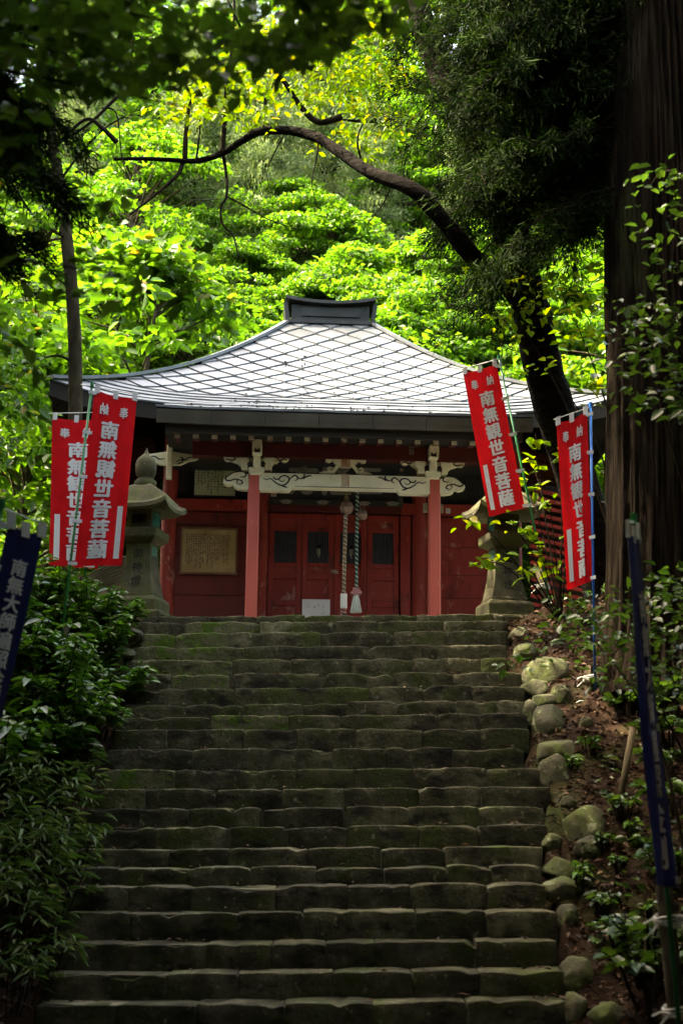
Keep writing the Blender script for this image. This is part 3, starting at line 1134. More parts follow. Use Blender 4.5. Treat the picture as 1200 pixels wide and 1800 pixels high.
dl, dr = sx1(471), sx1(701)
back = MB()
back.box2((xL + .05, YW + .12, -.1), (xR - .05, YW + 5.2, zTop))
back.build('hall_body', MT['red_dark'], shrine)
mb = MB()
mb.box2((xL - .3, YW - .35, -.12), (xR + .3, YW + 5.6, .42))
mb.build('plinth', MT['lantern'], shrine, bevel=.02)
for x in (xL + .10, dl - .12, dr + .30, xR - .10):
    mb = MB()
    mb.loft([(.115, .42), (.115, zTop)], 16, 0)
    mb.v = [(p[0] + x, p[1] + YW - .03, p[2]) for p in mb.v]
    mb.build('round_post', MT['red_worn'], shrine, smooth=False)
mb = MB()
mb.box2((dr + .015, YW - .08, .42), (dr + .17, YW + .05, sz1(905)))
mb.build('door_jamb', MT['red'], shrine, bevel=.004)
zn0, zn1 = sz1(903), sz1(884)
for a, b in ((xL, dl - .02), (dr + .02, xR)):
    mb = MB()
    mb.box2((a, YW - .12, zn0), (b, YW + .05, zn1))
    mb.build('lintel', MT['red'], shrine, bevel=.006)
mb = MB()
mb.box2((dl - .02, YW - .135, zn0 + .01), (dr + .02, YW + .05, zn1 - .004))
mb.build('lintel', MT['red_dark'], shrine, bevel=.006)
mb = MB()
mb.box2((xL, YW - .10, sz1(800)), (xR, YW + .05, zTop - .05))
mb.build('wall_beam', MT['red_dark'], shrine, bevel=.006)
# planks of the outer bays
for a, b, cuts, m in ((xL + .19, dl - .22, [1150, 1050, 952, 925, 905], 'red_deep'), (dr + .40, xR - .19, [1150, 1088, 1047, 1006, 957, 905], 'red_worn')):
    for y0, y1 in zip(cuts[:-1], cuts[1:]):
        mb = MB()
        mb.box2((a, YW + random.uniform(-.004, .004), max(.42, sz1(y0)) + .003), (b, YW + .06, sz1(y1) - .003))
        mb.build('wall_plank', MT[m], shrine, bevel=.003)
for a, b in ((xL + .19, dl - .22), (dr + .40, xR - .19)):
    w_ = (b - a) / 6
    for k in range(6):
        mb = MB()
        mb.box2((a + k * w_ + .002, YW + .01, zn1), (a + (k + 1) * w_ - .002, YW + .06, sz1(800)))
        mb.build('upper_plank', MT['dark_wood'], shrine)
# doors
le = [sx1(p) for p in (471, 530, 587, 644, 701)]
zs_ = {p: sz1(p) for p in (904, 914, 927, 935, 990, 997, 1010, 1019, 1057, 1066, 1110, 1120)}
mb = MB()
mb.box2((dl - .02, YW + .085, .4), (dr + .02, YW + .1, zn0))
mb.build('painted_interior_dark', MT['void'], shrine)  # black sheet behind the doors; the room's darkness is in its colour
for k in range(4):
    a, b = le[k] + .004, le[k + 1] - .004
    st = .082
    d = MB()
    d.box2((a, YW - .02, .43), (a + st, YW + .04, zs_[904]))
    d.box2((b - st, YW - .02, .43), (b, YW + .04, zs_[904]))
    for t0, b0 in ((904, 914), (927, 935), (990, 997), (1010, 1019), (1057, 1066), (1110, 1120)):
        d.box2((a + st, YW - .017, zs_[b0]), (b - st, YW + .037, zs_[t0]))
    door = d.build('door', MT['red'], shrine, bevel=.004)
    for t0, b0 in ((914, 927), (997, 1010), (1019, 1057), (1066, 1110)):
        mb = MB()
        mb.box2((a + st, YW + .012, zs_[b0]), (b - st, YW + .024, zs_[t0]))
        mb.build('panel', MT['red_worn'], door)
    nb = 11
    for j in range(nb):
        x = a + st + (b - a - 2 * st) * (j + .5) / nb
        mb = MB()
        mb.box2((x - .0085, YW + .0, zs_[990]), (x + .0085, YW + .02, zs_[935]))
        mb.build('lattice_bar', MT['lattice'], door)
    if k in (1, 2):
        xm, zm = (a + b) / 2 + .01, sz1(961)
        mb = MB()
        mb.loft([(.028, 0), (.028, .03)], 14, 0)
        mb.v = [(xm + p[0], YW - .004 - p[2], zm + p[1]) for p in mb.v]
        mb.build('round_hole', MT['void'], door)
        mb = MB()
        for dx in (-.02, .0, .02):
            mb.box2((xm + dx - .003, YW - .004, zm - .17 + abs(dx) * 2), (xm + dx + .003, YW - .001, zm - .03))
        mb.build('wax_streak', MT['white'], door)
mb = MB()
xm, zm = S(588, 1005, YW - .05)
for k in range(7):
    a = k * .9
    mb.tube([(xm + .05 * math.cos(a), YW - .04, zm + .03 * math.sin(a)), (xm + .02 * math.cos(a + 2), YW - .07, zm + .02 * math.sin(a + 1)), (xm + .06 * math.cos(a + 3), YW - .04, zm + .025 * math.sin(a + 2))], .007, 5)
mb.build('door_tie', MT['pale_twig'], shrine)

# side wing with red louvres right of the hall
wing = MB()
wing.box2((xR + .05, 1.2, .2), (xR + .95, 1.3, 2.6))
wg = wing.build('side_screen', MT['dark_wood'], shrine)
for k in range(17):
    z = .45 + k * .125
    mb = MB()
    mb.bar((xR + .02, 1.15, z + .10), (xR + .98, 1.15, z - .10), .06, .05)
    mb.build('slat', MT['red'], wg)


# ---- glyphs
_glyph = {}


def glyph(ch):
    """triangles of a character in a unit square (x, y in 0..1)"""
    if ch not in _glyph:
        c = bpy.data.curves.new('glyph', 'FONT')
        c.body = ch
        c.resolution_u = 2
        o = bpy.data.objects.new('glyph', c)
        COL.objects.link(o)
        bpy.context.view_layer.update()
        me = bpy.data.meshes.new_from_object(o)
        bm = bmesh.new()
        bm.from_mesh(me)
        bmesh.ops.triangulate(bm, faces=bm.faces[:])
        for _ in range(3):
            long = [e for e in bm.edges if e.calc_length() > .16]
            if not long:
                break
            bmesh.ops.subdivide_edges(bm, edges=long, cuts=1)
            bmesh.ops.triangulate(bm, faces=bm.faces[:])
        vs = [(v.co.x, v.co.y + .11) for v in bm.verts]
        bm.verts.index_update()
        fs = [tuple(v.index for v in f.verts) for f in bm.faces]
        bm.free()
        bpy.data.objects.remove(o)
        bpy.data.curves.remove(c)
        bpy.data.meshes.remove(me)
        _glyph[ch] = (vs, fs)
    return _glyph[ch]


BOLD = [(0, 0), (.022, .008), (-.022, -.008), (.008, -.02), (-.008, .02), (.03, -.004), (-.03, .004)]


def put_glyph(mb, ch, fn, cx, cy, w, h, bold=1.0, base=.004):
    """fn(u, v, offset) -> 3D point; u, v in metres on the face, offset out of it; stacked copies thicken the strokes"""
    vs, fs = glyph(ch)
    for k, (ox, oy) in enumerate(BOLD if bold else BOLD[:1]):
        mb.add([fn(cx + (x - .5 + ox * bold) * w, cy + (y - .5 + oy * bold) * h, base + .0006 * k) for x, y in vs], fs)


# ---- name board behind the beam
pb = MB()
xa, xb = S(474, 840, 1.35)[0], S(708, 840, 1.35)[0]
za, zb3 = S(600, 888, 1.35)[1], S(600, 797, 1.35)[1]
R_ = Matrix.Rotation(math.radians(12), 3, 'X')
cxp, czp = (xa + xb) / 2, (za + zb3) / 2


def plq(u, v, off):
    return Vector((cxp, 1.35, czp)) + R_ @ Vector((u, -off, v))


def slab(mb, u0, u1, v0, v1, o0, o1):
    vs = [plq(u, v, o) for u in (u0, u1) for v in (v0, v1) for o in (o0, o1)]
    mb.add(vs, [(0, 1, 3, 2), (4, 6, 7, 5), (0, 4, 5, 1), (2, 3, 7, 6), (0, 2, 6, 4), (1, 5, 7, 3)])


hw_, hh_ = (xb - xa) / 2, (zb3 - za) / 2
slab(pb, -hw_ + .08, hw_ - .08, -hh_ + .08, hh_ - .08, 0, .03)
plaque = pb.build('name_board', MT['ink'], None, label='dark name board with three large characters behind the white beam', cat='sign')
plaque.location = (SO[0], SO[1], SZ)
plaque.rotation_euler = (0, 0, YAW)
pf = MB()
slab(pf, -hw_, hw_, -hh_, -hh_ + .09, 0, .07)
slab(pf, -hw_, hw_, hh_ - .09, hh_, 0, .07)
slab(pf, -hw_, -hw_ + .09, -hh_ + .09, hh_ - .09, 0, .068)
slab(pf, hw_ - .09, hw_, -hh_ + .09, hh_ - .09, 0, .068)
pfo = pf.build('frame', MT['dark_wood'], plaque)
orn = MB()
for u, v in ((-.75, -hh_ + .045), (-.2, -hh_ + .045), (.42, -hh_ + .045), (-hw_ + .05, -.15), (hw_ - .05, -.15), (.85, -hh_ + .05)):
    vs = [plq(u + .09 * math.cos(a) * (1 + .25 * math.sin(5 * a)), v + .035 * math.sin(a), .074) for a in np.linspace(0, 2 * math.pi, 18)[:-1]]
    orn = MB()
    orn.add(vs, [tuple(range(17))])
    orn.build('cloud_ornament', MT['gold_dull'], pfo)
lt = MB()
for ch, u in (('方', -.50), ('隆', .0), ('三', .47)):
    put_glyph(lt, ch, plq, u, 0, .46, .50, 1.6, .035)
lt.build('lettering', MT['gold_dull'], plaque)


def wall_thing(name, px0, py0, px1, py1, yl, m, label, cat, thick=.03):
    (x0, z1), (x1, z0) = S(px0, py0, yl), S(px1, py1, yl)
    mb = MB()
    mb.box2((x0, yl, z0), (x1, yl + thick, z1))
    o = mb.build(name, m, None, bevel=.003, label=label, cat=cat)
    o.location = (SO[0], SO[1], SZ)
    o.rotation_euler = (0, 0, YAW)
    return o, x0, x1, z0, z1


def scribble(x0, x1, z0, z1, y, cols, rows, seed, size=.7, skip=.12, stroke=.1):
    """columns of small brush marks, too small to read"""
    rr = random.Random(seed)
    mb = MB()
    cw, rh = (x1 - x0) / cols, (z1 - z0) / rows
    for c in range(cols):
        stop = rr.randint(int(rows * .6), rows)
        for r in range(stop):
            if rr.random() < skip:
                continue
            cx0, cz0 = x0 + (c + .5) * cw, z1 - (r + .5) * rh
            for k in range(rr.randint(3, 5)):
                a = rr.choice([0, 0, math.pi / 2, .7, -.7])
                l, w = rr.uniform(.3, .8) * min(cw, rh) * size / 2, stroke * min(cw, rh) * .5
                ox, oz = rr.uniform(-.3, .3) * cw * size, rr.uniform(-.3, .3) * rh * size
                ca, sa = math.cos(a), math.sin(a)
                yy = y - k * .0005
                mb.add([(cx0 + ox + ca * l * i - sa * w * j, yy, cz0 + oz + sa * l * i + ca * w * j) for i, j in ((-1, -1), (1, -1), (1, 1), (-1, 1))], [(0, 1, 2, 3)])
    return mb


o, x0, x1, z0, z1 = wall_thing('notice_board', 343, 821, 413, 872, YW - .13, MT['paper'], 'pale written board hung high on the wall left of the doors', 'board')
scribble(x0 + .03, x1 - .03, z0 + .03, z1 - .03, YW - .133, 11, 9, 3, .85, .2, .16).build('lettering', MT['ink'], o)
mb = MB()
for a, b in (((x0 - .02, z0 - .02), (x1 + .02, z0)), ((x0 - .02, z1), (x1 + .02, z1 + .02)), ((x0 - .02, z0), (x0, z1)), ((x1, z0), (x1 + .02, z1))):
    mb.box2((a[0], YW - .14, a[1]), (b[0], YW - .1, b[1]))
mb.build('frame', MT['dark_wood'], o)
o, x0, x1, z0, z1 = wall_thing('framed_tablet', 322, 930, 413, 1007, YW - .06, MT['old_board'], 'brown varnished text tablet framed in wood on the red wall', 'board')
o.rotation_euler = (0, 0, YAW)
scribble(x0 + .05, x1 - .09, z0 + .05, z1 - .07, YW - .063, 19, 20, 5, .95, .06, .2).build('lettering', MT['ink'], o)
mb = MB()
for a, b in (((x0 - .03, z0 - .03), (x1 + .03, z0)), ((x0 - .03, z1), (x1 + .03, z1 + .03)), ((x0 - .03, z0), (x0, z1)), ((x1, z0), (x1 + .03, z1))):
    mb.box2((a[0], YW - .085, a[1]), (b[0], YW - .02, b[1]))
mb.build('frame', MT['frame_wood'], o, bevel=.004)
o, x0, x1, z0, z1 = wall_thing('paper_sign', 531, 1053, 579, 1125, YW - .30, MT['sign'], 'white sign board leaning against the shrine doors', 'sign', .012)
scribble(x0 + .07, x1 - .06, z1 - .25, z1 - .05, YW - .302, 4, 2, 8, .9, .1, .05).build('lettering', MT['gold_dull'], o)
# pasted votive slips
for px, py, w, h, m, yl, lab in ((723, 786, 8, 26, 'gold_dull', -.104, 'narrow grey votive slip pasted on the red eave beam'),
                                 (706, 821, 6, 15, 'rust', 1.25, 'reddish votive slip beside the name board'),
                                 (747, 893, 7, 17, 'paper', 1.62, 'pale votive slip on the post left of the right pillar'),
                                 (787, 898, 8, 9, 'sign', YW - .125, 'small white double slip on the lintel right of the right pillar'),
                                 (777, 894, 4, 16, 'paper', YW - .124, 'thin pale slip on the lintel just right of the right pillar'),
                                 (481, 868, 10, 10, 'rust', 1.22, 'square red seal slip under the left end of the white beam')):
    o, x0, x1, z0, z1 = wall_thing('votive_slip', px - w / 2, py - h / 2, px + w / 2, py + h / 2, yl - .003, MT[m], lab, 'paper slip', .002)
    o['group'] = 'votive slips pasted on the shrine'
    scribble(x0 + .004, x1 - .004, z0 + .005, z1 - .005, yl - .0045, 1, 4, int(px), .9, 0, .14).build('lettering', MT['ink'], o)


# ---- bells and ropes
def helix_rope(parent, p0, p1, r, mats, turns, sr):
    n = int(turns * 8)
    for k, m in enumerate(mats):
        pts = []
        for i in range(n + 1):
            t = i / n
            a = 2 * math.pi * (turns * t + k / len(mats))
            c = p0.lerp(p1, t)
            pts.append(c + Vector((math.cos(a) * r, math.sin(a) * r, 0)))
        mb = MB()
        mb.tube(pts, sr, 5)
        mb.build('strand', MT[m], parent, smooth=True)


def bell(px, py, rpx, yl, lab):
    c = S3(px, py, yl)
    rad = rpx * 20.2 / F_PX
    root = empty('suzu_bell', (0, 0, 0), label=lab, cat='bell', group='bronze bells hanging behind the white beam')
    root.location = Vector((SO[0], SO[1], SZ)) + Matrix.Rotation(YAW, 3, 'Z') @ c
    prof = [(.02, 1.18), (.45, 1.08), (.8, .75), (.97, .35), (1.0, .08), (1.06, .04), (1.06, -.04), (1.0, -.08), (.96, -.4), (.78, -.75), (.45, -.98), (.05, -1.05)]
    mb = MB()
    mb.loft([(a * rad, b * rad) for a, b in prof], 20, 0)
    mb.build('shell', MT['bell'], root, smooth=True)
    mb = MB()
    mb.tube([(0.03 * math.cos(a), 0, rad * 1.2 + .03 + .03 * math.sin(a)) for a in np.linspace(0, 2 * math.pi, 12)], .008, 6)
    mb.build('hanger', MT['bell'], root)
    mb = MB()
    mb.box((0, 0, -rad * .98), (rad * 1.3, .012, .02))
    mb.build('slot', MT['ink'], root)
    return root


bell(609, 893, 11.5, .30, 'larger bronze bell above the thick multicoloured rope')
bell(636, 905, 9.5, .50, 'smaller bronze bell beside the green rope')


def rope_root(name, lab):
    r_ = empty(name, (SO[0], SO[1], SZ), YAW, label=lab, cat='rope', group='bell ropes before the shrine doors')
    return r_


r1 = rope_root('bell_rope', 'thick multicoloured bell rope with white sleeve at its end')
helix_rope(r1, S3(607, 858, .33), S3(608.5, 884, .33), .012, ['rope_yellow', 'rope_orange', 'rope_green'], 4, .010)
helix_rope(r1, S3(607.5, 903, .30), S3(603.5, 1046, .36), .018, ['rope_yellow', 'rope_black', 'rope_orange', 'rope_white', 'rope_black'], 19, .0125)
mb = MB()
a, b = S3(604, 1044, .36), S3(604, 1069, .36)
mb.tube([a, b], .049, 14)
mb.build('sleeve', MT['sign'], r1, smooth=False)
helix_rope(r1, b, b - Vector((0, 0, .10)), .026, ['rope_black', 'rope_orange', 'rope_pink'], 2, .018)
r2 = rope_root('bell_rope', 'thinner green and white bell rope with pale tassel')
helix_rope(r2, S3(627.5, 862, .55), S3(626, 1033, .55), .013, ['rope_green', 'rope_white', 'rope_green', 'rope_black'], 22, .011)
k1 = S3(626, 1036, .55)
mb = MB()
for j in range(5):
    pts = [k1 + Vector((.04 * math.cos(a + j) * (1 + .2 * j % 2), .03 * math.sin(a + j), -.03 * j / 2 + .02 * math.sin(2 * a + j))) for a in np.linspace(0, 5.5, 9)]
    mb.tube(pts, .014, 6)
mb.build('knot', MT['rope_pink'], r2, smooth=True)
for k, m in enumerate(['rope_white', 'rope_pale', 'rope_white', 'rope_pale', 'rope_white']):
    mb = MB()
    for j in range(9):
        a = random.uniform(0, 6.28)
        rr_ = random.uniform(.02, .075)
        st = k1 + Vector((.012 * math.cos(a), .012 * math.sin(a), -.05))
        mb.tube([st, st + Vector((rr_ * .5 * math.cos(a), rr_ * .5 * math.sin(a), -.12)), st + Vector((rr_ * math.cos(a), rr_ * math.sin(a), -.26 - random.uniform(0, .03)))], [.009, .011, .007], 5)
    mb.build('tassel', MT[m], r2)


# ================================================================== STONE LANTERNS
def lantern(px, rz, lab, seed, mat=MT['lantern']):
    base = P(px, 1083, 17.35)
    root = empty('stone_lantern', (base[0], 17.35, TERR - .02), rz, label=lab, cat='lantern', group='stone lanterns at the head of the stairs')

    def part(name, prof, parent=root, n=4, smooth=False, bev=.01, ph=math.pi / 4):
        m_ = MB()
        m_.loft(prof, n, ph)
        return m_.build(name, mat, parent, bevel=bev, smooth=smooth)
    part('base', [(.38, -.15), (.38, .10), (.365, .12)])
    part('pedestal', [(.285, .12), (.285, .27), (.262, .30), (.25, .31)])
    sh = [(.235, .31), (.225, .345)] + [(.150 + .072 * max(0, (1 - t)) ** 2.2 + .012 * max(0, t - .75) * 4 * .5, .345 + .635 * t) for t in np.linspace(0, 1, 9)]
    shaft = part('shaft', sh, bev=.006)
    part('shelf', [(.16, .98), (.245, 1.04), (.255, 1.06), (.255, 1.145), (.245, 1.16), (.17, 1.17)])
    fb = MB()
    for sx in (-1, 1):
        for sy in (-1, 1):
            fb.box((sx * .125, sy * .125, 1.28), (.06, .06, .26))
    fb.box((0, .13, 1.28), (.19, .03, .24))
    fb.box((-.135, 0, 1.28), (.03, .19, .24))
    fb.box((0, 0, 1.19), (.22, .22, .05))
    fb.box((0, -.135, 1.2), (.19, .03, .07))
    fb.box((0, -.135, 1.375), (.19, .03, .07))
    box_ = fb.build('firebox', mat, root, bevel=.006)
    # flared roof with turned-up corners
    kv, kf = [], []
    nn = 12
    rings = [(.10, 1.74), (.17, 1.70), (.235, 1.63), (.29, 1.55), (.345, 1.475), (.415, 1.435), (.42, 1.385), (.36, 1.37), (.17, 1.405)]
    for (hw2, z) in rings:
        for side in range(4):
            for j in range(nn):
                t = -1 + 2 * j / nn
                x, y = hw2 * t, -hw2
                for _ in range(side):
                    x, y = -y, x
                up = .075 * abs(t) ** 3.5 * min(1, max(0, (hw2 - .2) / .2)) if z < 1.7 else 0
                kv.append((x * (1 - .05 * (1 - abs(t))), y * (1 - .05 * (1 - abs(t))), z + up))
    m4 = 4 * nn
    for i in range(len(rings) - 1):
        for j in range(m4):
            kf.append((i * m4 + j, i * m4 + (j + 1) % m4, (i + 1) * m4 + (j + 1) % m4, (i + 1) * m4 + j))
    kf.append(tuple(range(m4)))
    kf.append(tuple((len(rings) - 1) * m4 + j for j in range(m4))[::-1])
    kb = MB()
    kb.add(kv, kf)
    kb.build('roof_stone', mat, root)
    part('finial', [(.135, 1.69), (.138, 1.79), (.10, 1.82), (.098, 1.835), (.122, 1.87), (.132, 1.94), (.130, 2.02), (.108, 2.08), (.06, 2.12), (.028, 2.155), (.012, 2.20), (.004, 2.23)], n=16, smooth=True, bev=0, ph=0)
    ch = MB()

    def face(u, v, off):
        # follow the flared front face
        t = max(0, min(1, (v - .345) / .635))
        w = .150 + .072 * (1 - t) ** 2.2 + .012 * max(0, t - .75) * 4 * .5
        return Vector((u, -w - off, v))
    for c, v in (('御', .85), ('神', .68), ('燈', .51)):
        put_glyph(ch, c, face, .0, v, .13, .13, .3, .002)
    ch.build('carved_lettering', MT['ink_stone'], shaft)
    if True:
        net = MB()
        rr = random.Random(seed)
        sx = 1 if px < 600 else -1
        for k in range(9):
            z = 1.2 + k * .022
            net.tube([(sx * .155, -.12, z), (sx * .17, -.02, z + rr.uniform(-.01, .01)), (sx * .158, .10, z + .01)], .0045, 4)
        for k in range(6):
            y = -.12 + k * .045
            net.tube([(sx * .165, y, 1.17), (sx * .172, y + .01, 1.28), (sx * .165, y, 1.38)], .0035, 4)
        net.build('net_wrap', MT['teal'], root)
        net = MB()
        for k in range(6):
            z = .84 + k * .02
            net.tube([(sx * .15, -.10, z), (sx * .165, -.02, z), (sx * .152, .10, z + .01)], .0045, 4)
        net.build('net_wrap', MT['teal'], root)
    return root


lantern(246, math.radians(-12), 'mossy stone lantern with carved characters left of the stair head', 1)
lantern(886, math.radians(11), 'stone lantern half hidden by the red banner right of the stair head', 2)

# corrugated sheet leaning beside the hall on the left
cs = MB()
a0, a1, b0, b1 = P(148, 1056, 18.6), P(222, 1030, 19.4), P(150, 1010, 18.9), P(222, 975, 19.8)
n = 9
vs, fs = [], []
nr_ = Vector(a1 - a0).cross(Vector(b0 - a0)).normalized()
for i in range(n * 2 + 1):
    t = i / (n * 2)
    off = .028 if i % 2 else -.028
    for A, B in ((a0, b0), (a1, b1)):
        vs.append(Vector(A + (B - A) * t) + nr_ * off)
for i in range(n * 2):
    fs.append((2 * i, 2 * i + 1, 2 * i + 3, 2 * i + 2))
cs.add(vs, fs)
cso = cs.build('corrugated_sheet', MT['corrugated'], None, label='ribbed brown corrugated sheet behind the left stone lantern', cat='metal sheet')
mdf = cso.modifiers.new('thickness', 'SOLIDIFY')
mdf.thickness = .008
for (q, w) in ((a0, b0), (a1, b1)):
    mb = MB()
    mb.bar((w[0], w[1] + .1, w[2]), (w[0], w[1] + .1, TERR - .1), .06, .06)
    mb.build('prop', MT['stake'], cso)


# ================================================================== BANNERS
def banner(lab, corners, Y, pole, polemat, clothmat, title, heads, mirror=False, side='L', wave=.012, pleat=0.0, dY=(0, 0, 0, 0), loops=(.02, .25, .5, .75, .985),
           pr=.013, bar=True, size=(.6, 1.8), rodlen=1.08, fold_back=None):
    TL, TR, BR, BL = [Vector(P(c[0], c[1], Y + d)) for c, d in zip(corners, dY)]
    pa, pbm = Vector(P(*pole[0], Y)), Vector(P(*pole[1], Y + (pole[2] if len(pole) > 2 else 0)))
    gz = float(terrain(pbm.x, pbm.y)) - .15
    if pbm.z > gz:
        d = (pbm - pa)
        pbm = pa + d * ((gz - pa.z) / d.z)
    root = empty('banner', pbm, label=lab, cat='banner', group='prayer banners on poles beside the stairs')
    o0 = Vector(pbm)
    nrm = ((TR - TL).cross(BL - TL)).normalized()
    if nrm.y > 0:
        nrm = -nrm
    ph = random.uniform(0, 6)

    def X(u, v):
        k = pleat * max(0, min(1, (v - .42) / .25))
        a, b = .52, .78
        if u < a:
            x, dep = u, 0
        elif u < b:
            x, dep = a + (u - a) * (1 - 1.75 * k), .05 * k * math.sin(math.pi * (u - a) / (b - a)) + .03 * k * (u - a) / (b - a)
        else:
            x, dep = a + (b - a) * (1 - 1.75 * k) + (u - b), .03 * k
        tot = a + (b - a) * (1 - 1.75 * k) + (1 - b)
        return x / tot, dep

    def fn(u, v, off):
        x, dep = X(u, v)
        top = TL.lerp(TR, x)
        bot = BL.lerp(BR, x)
        p = top.lerp(bot, v)
        e = (1 - u) if side == 'R' else u
        w = wave * (math.sin(2 * math.pi * (.9 * u + .55 * v) + ph) + .5 * math.sin(2 * math.pi * (1.9 * u - .8 * v) + 2 * ph)) * (.25 + .75 * v) * (.3 + .7 * e)
        w += .0035 * math.sin(2 * math.pi * 3.1 * u + 5 * v + ph) * math.sin(3 * v + ph) + .004 * math.exp(-((v % .25) / .06) ** 2) * math.sin(9 * u + ph) * (1 - e)
        sagz = -.03 * math.sin(math.pi * u) * (1 - v) ** 6
        return p + nrm * (off + w - dep) + Vector((0, 0, sagz)) - o0

    NU, NV = 26, 48
    mb = MB()
    vs = [fn(i / NU, j / NV, 0) for j in range(NV + 1) for i in range(NU + 1)]
    mb.add(vs, [(j * (NU + 1) + i, j * (NU + 1) + i + 1, (j + 1) * (NU + 1) + i + 1, (j + 1) * (NU + 1) + i) for j in range(NV) for i in range(NU)])
    cl = mb.build('cloth', MT[clothmat], root, smooth=True)
    W, H = size
    lt = MB()
    for sgn in (1, -1):
        def f2(u, v, off, sgn=sgn):
            uu = 1 - u / W if mirror else u / W
            return fn(min(1, max(0, uu)), 1 - min(1, max(0, v / H)), sgn * off)
        n = len(title)
        for k, ch in enumerate(title):
            v = H * (1 - (.215 + (.905 - .215) * k / (n - 1)))
            put_glyph(lt, ch, f2, W * .55, v, W * .43, H * .112 * 7 / n, 1.5, .004)
        for ch, u, v in heads:
            put_glyph(lt, ch, f2, W * u, H * (1 - v), W * .21, W * .22, 1.0, .004)
        if bar:
            g = []
            nb = 14
            for j in range(nb + 1):
                for uu in (.085, .205):
                    g.append(f2(W * uu, H * (1 - (.655 + .305 * j / nb)), .004))
            lt.add(g, [(2 * j, 2 * j + 1, 2 * j + 3, 2 * j + 2) for j in range(nb)])
    lt.build('lettering', MT['print'], cl)
    mb = MB()
    mb.tube([pa - o0, pbm - o0], pr, 10)
    mb.build('pole', MT[polemat], root, smooth=True)
    mb = MB()
    mb.tube([pa - o0 + Vector((0, 0, -.03)), pa - o0 + Vector((0, 0, .03))], pr * 1.5, 10)
    mb.build('pole_cap', MT[polemat], root)
    # cross rod above the cloth
    a, b = (fn(0, 0, 0), fn(1, 0, 0))
    near, far = (a, b) if side == 'L' else (b, a)
    drop = Vector((0, 0, .045))
    pn = pa - o0 + Vector((0, 0, -.02))
    endp = near + (far - near) * rodlen + drop
    st = pn + (pn - endp).normalized() * .12
    mb = MB()
    mb.tube([st, endp], .006, 6)
    mb.build('cross_rod', MT['white_plastic'], root)
    for u in (.06, .5, .95):
        p = fn(u, 0, 0)
        q = p + Vector((0, 0, .05))
        mb = MB()
        ax = (b - a).normalized() * .026
        vs = []
        for off in (-.008, .008):
            for (c, dz) in ((p, -.03), (q, .012)):
                for sg in (-1, 1):
                    vs.append(c + ax * sg + nrm * off + Vector((0, 0, dz)))
        mb.add(vs, [(0, 1, 3, 2), (4, 6, 7, 5), (2, 3, 7, 6), (0, 4, 5, 1), (0, 2, 6, 4), (1, 5, 7, 3)])
        mb.build('loop', MT['white_plastic'], root)
    for v in loops:
        p = fn(0 if side == 'L' else 1, v, 0)
        inner = fn(.06 if side == 'L' else .94, v, 0)
        # nearest point on the pole
        A, B = pa - o0, pbm - o0
        t = max(0, min(1, (p - A).dot(B - A) / (B - A).length_squared))
        q = A.lerp(B, t)
        dirv = (q - inner)
        q = q + dirv.normalized() * pr * 1.6
        mb = MB()
        mb.bar(inner + nrm * .012, q + nrm * (pr + .006), .004, .034)
        mb.bar(inner - nrm * .012, q - nrm * (pr + .006), .004, .034)
        mb.bar(q + nrm * (pr + .008), q - nrm * (pr + .008), .004, .034)
        mb.build('loop', MT['white_plastic'], root)
    return root


TITLE = '南無観世音菩薩'
HD = [('奉', .27, .10), ('納', .73, .095)]
banner('upright red banner with white characters behind the mirrored one, left', [(92, 733), (178, 736), (172, 1000), (87, 994)], 16.9, [(182, 722), (144, 1060)], 'green_pole', 'red_cloth', TITLE, HD,
       side='R', wave=.02)
banner('red banner showing mirrored white characters on a green pole, left', [(167, 684), (241, 700), (214, 993), (131, 996)], 14.5, [(162, 676), (102, 1175)], 'green_pole', 'red_cloth', TITLE, HD,
       mirror=True, side='L', wave=.022)
banner('tilted red banner on a green pole before the right stone lantern', [(813, 655), (872, 638), (922, 893), (859, 908)], 16.75, [(876, 628), (972, 1085)], 'green_pole', 'red_cloth', TITLE, HD,
       side='R', wave=.024)
banner('red banner with folded lower half on a blue pole, right', [(977, 743), (1031, 722), (1041, 1020), (996, 1038)], 14.6, [(1037, 712), (1046, 1262)], 'blue_pole', 'red_cloth', TITLE, HD,
       side='R', wave=.014, pleat=.62)
banner('navy banner cut by the left edge of the photograph', [(16, 917), (76, 936), (8, 1262), (-62, 1250)], 8.0, [(4, 886), (-88, 1480)], 'green_pole', 'navy_cloth', '南無大師遍照金剛', [],
       side='L', wave=.02, bar=False, size=(.45, 1.8), dY=(0, .12, .1, -.1))
banner('navy banner seen edge-on hanging from a green pole in the right foreground', [(1103, 932), (1120, 938), (1190, 1560), (1146, 1556)], 7.6, [(1113, 912), (1198, 1860)], 'green_pole', 'navy_cloth', '南無大師遍照金剛', [],
       side='R', wave=.03, bar=False, size=(.45, 1.8), dY=(-.35, 0, .05, -.25), loops=(.02, .28, .56, .98))


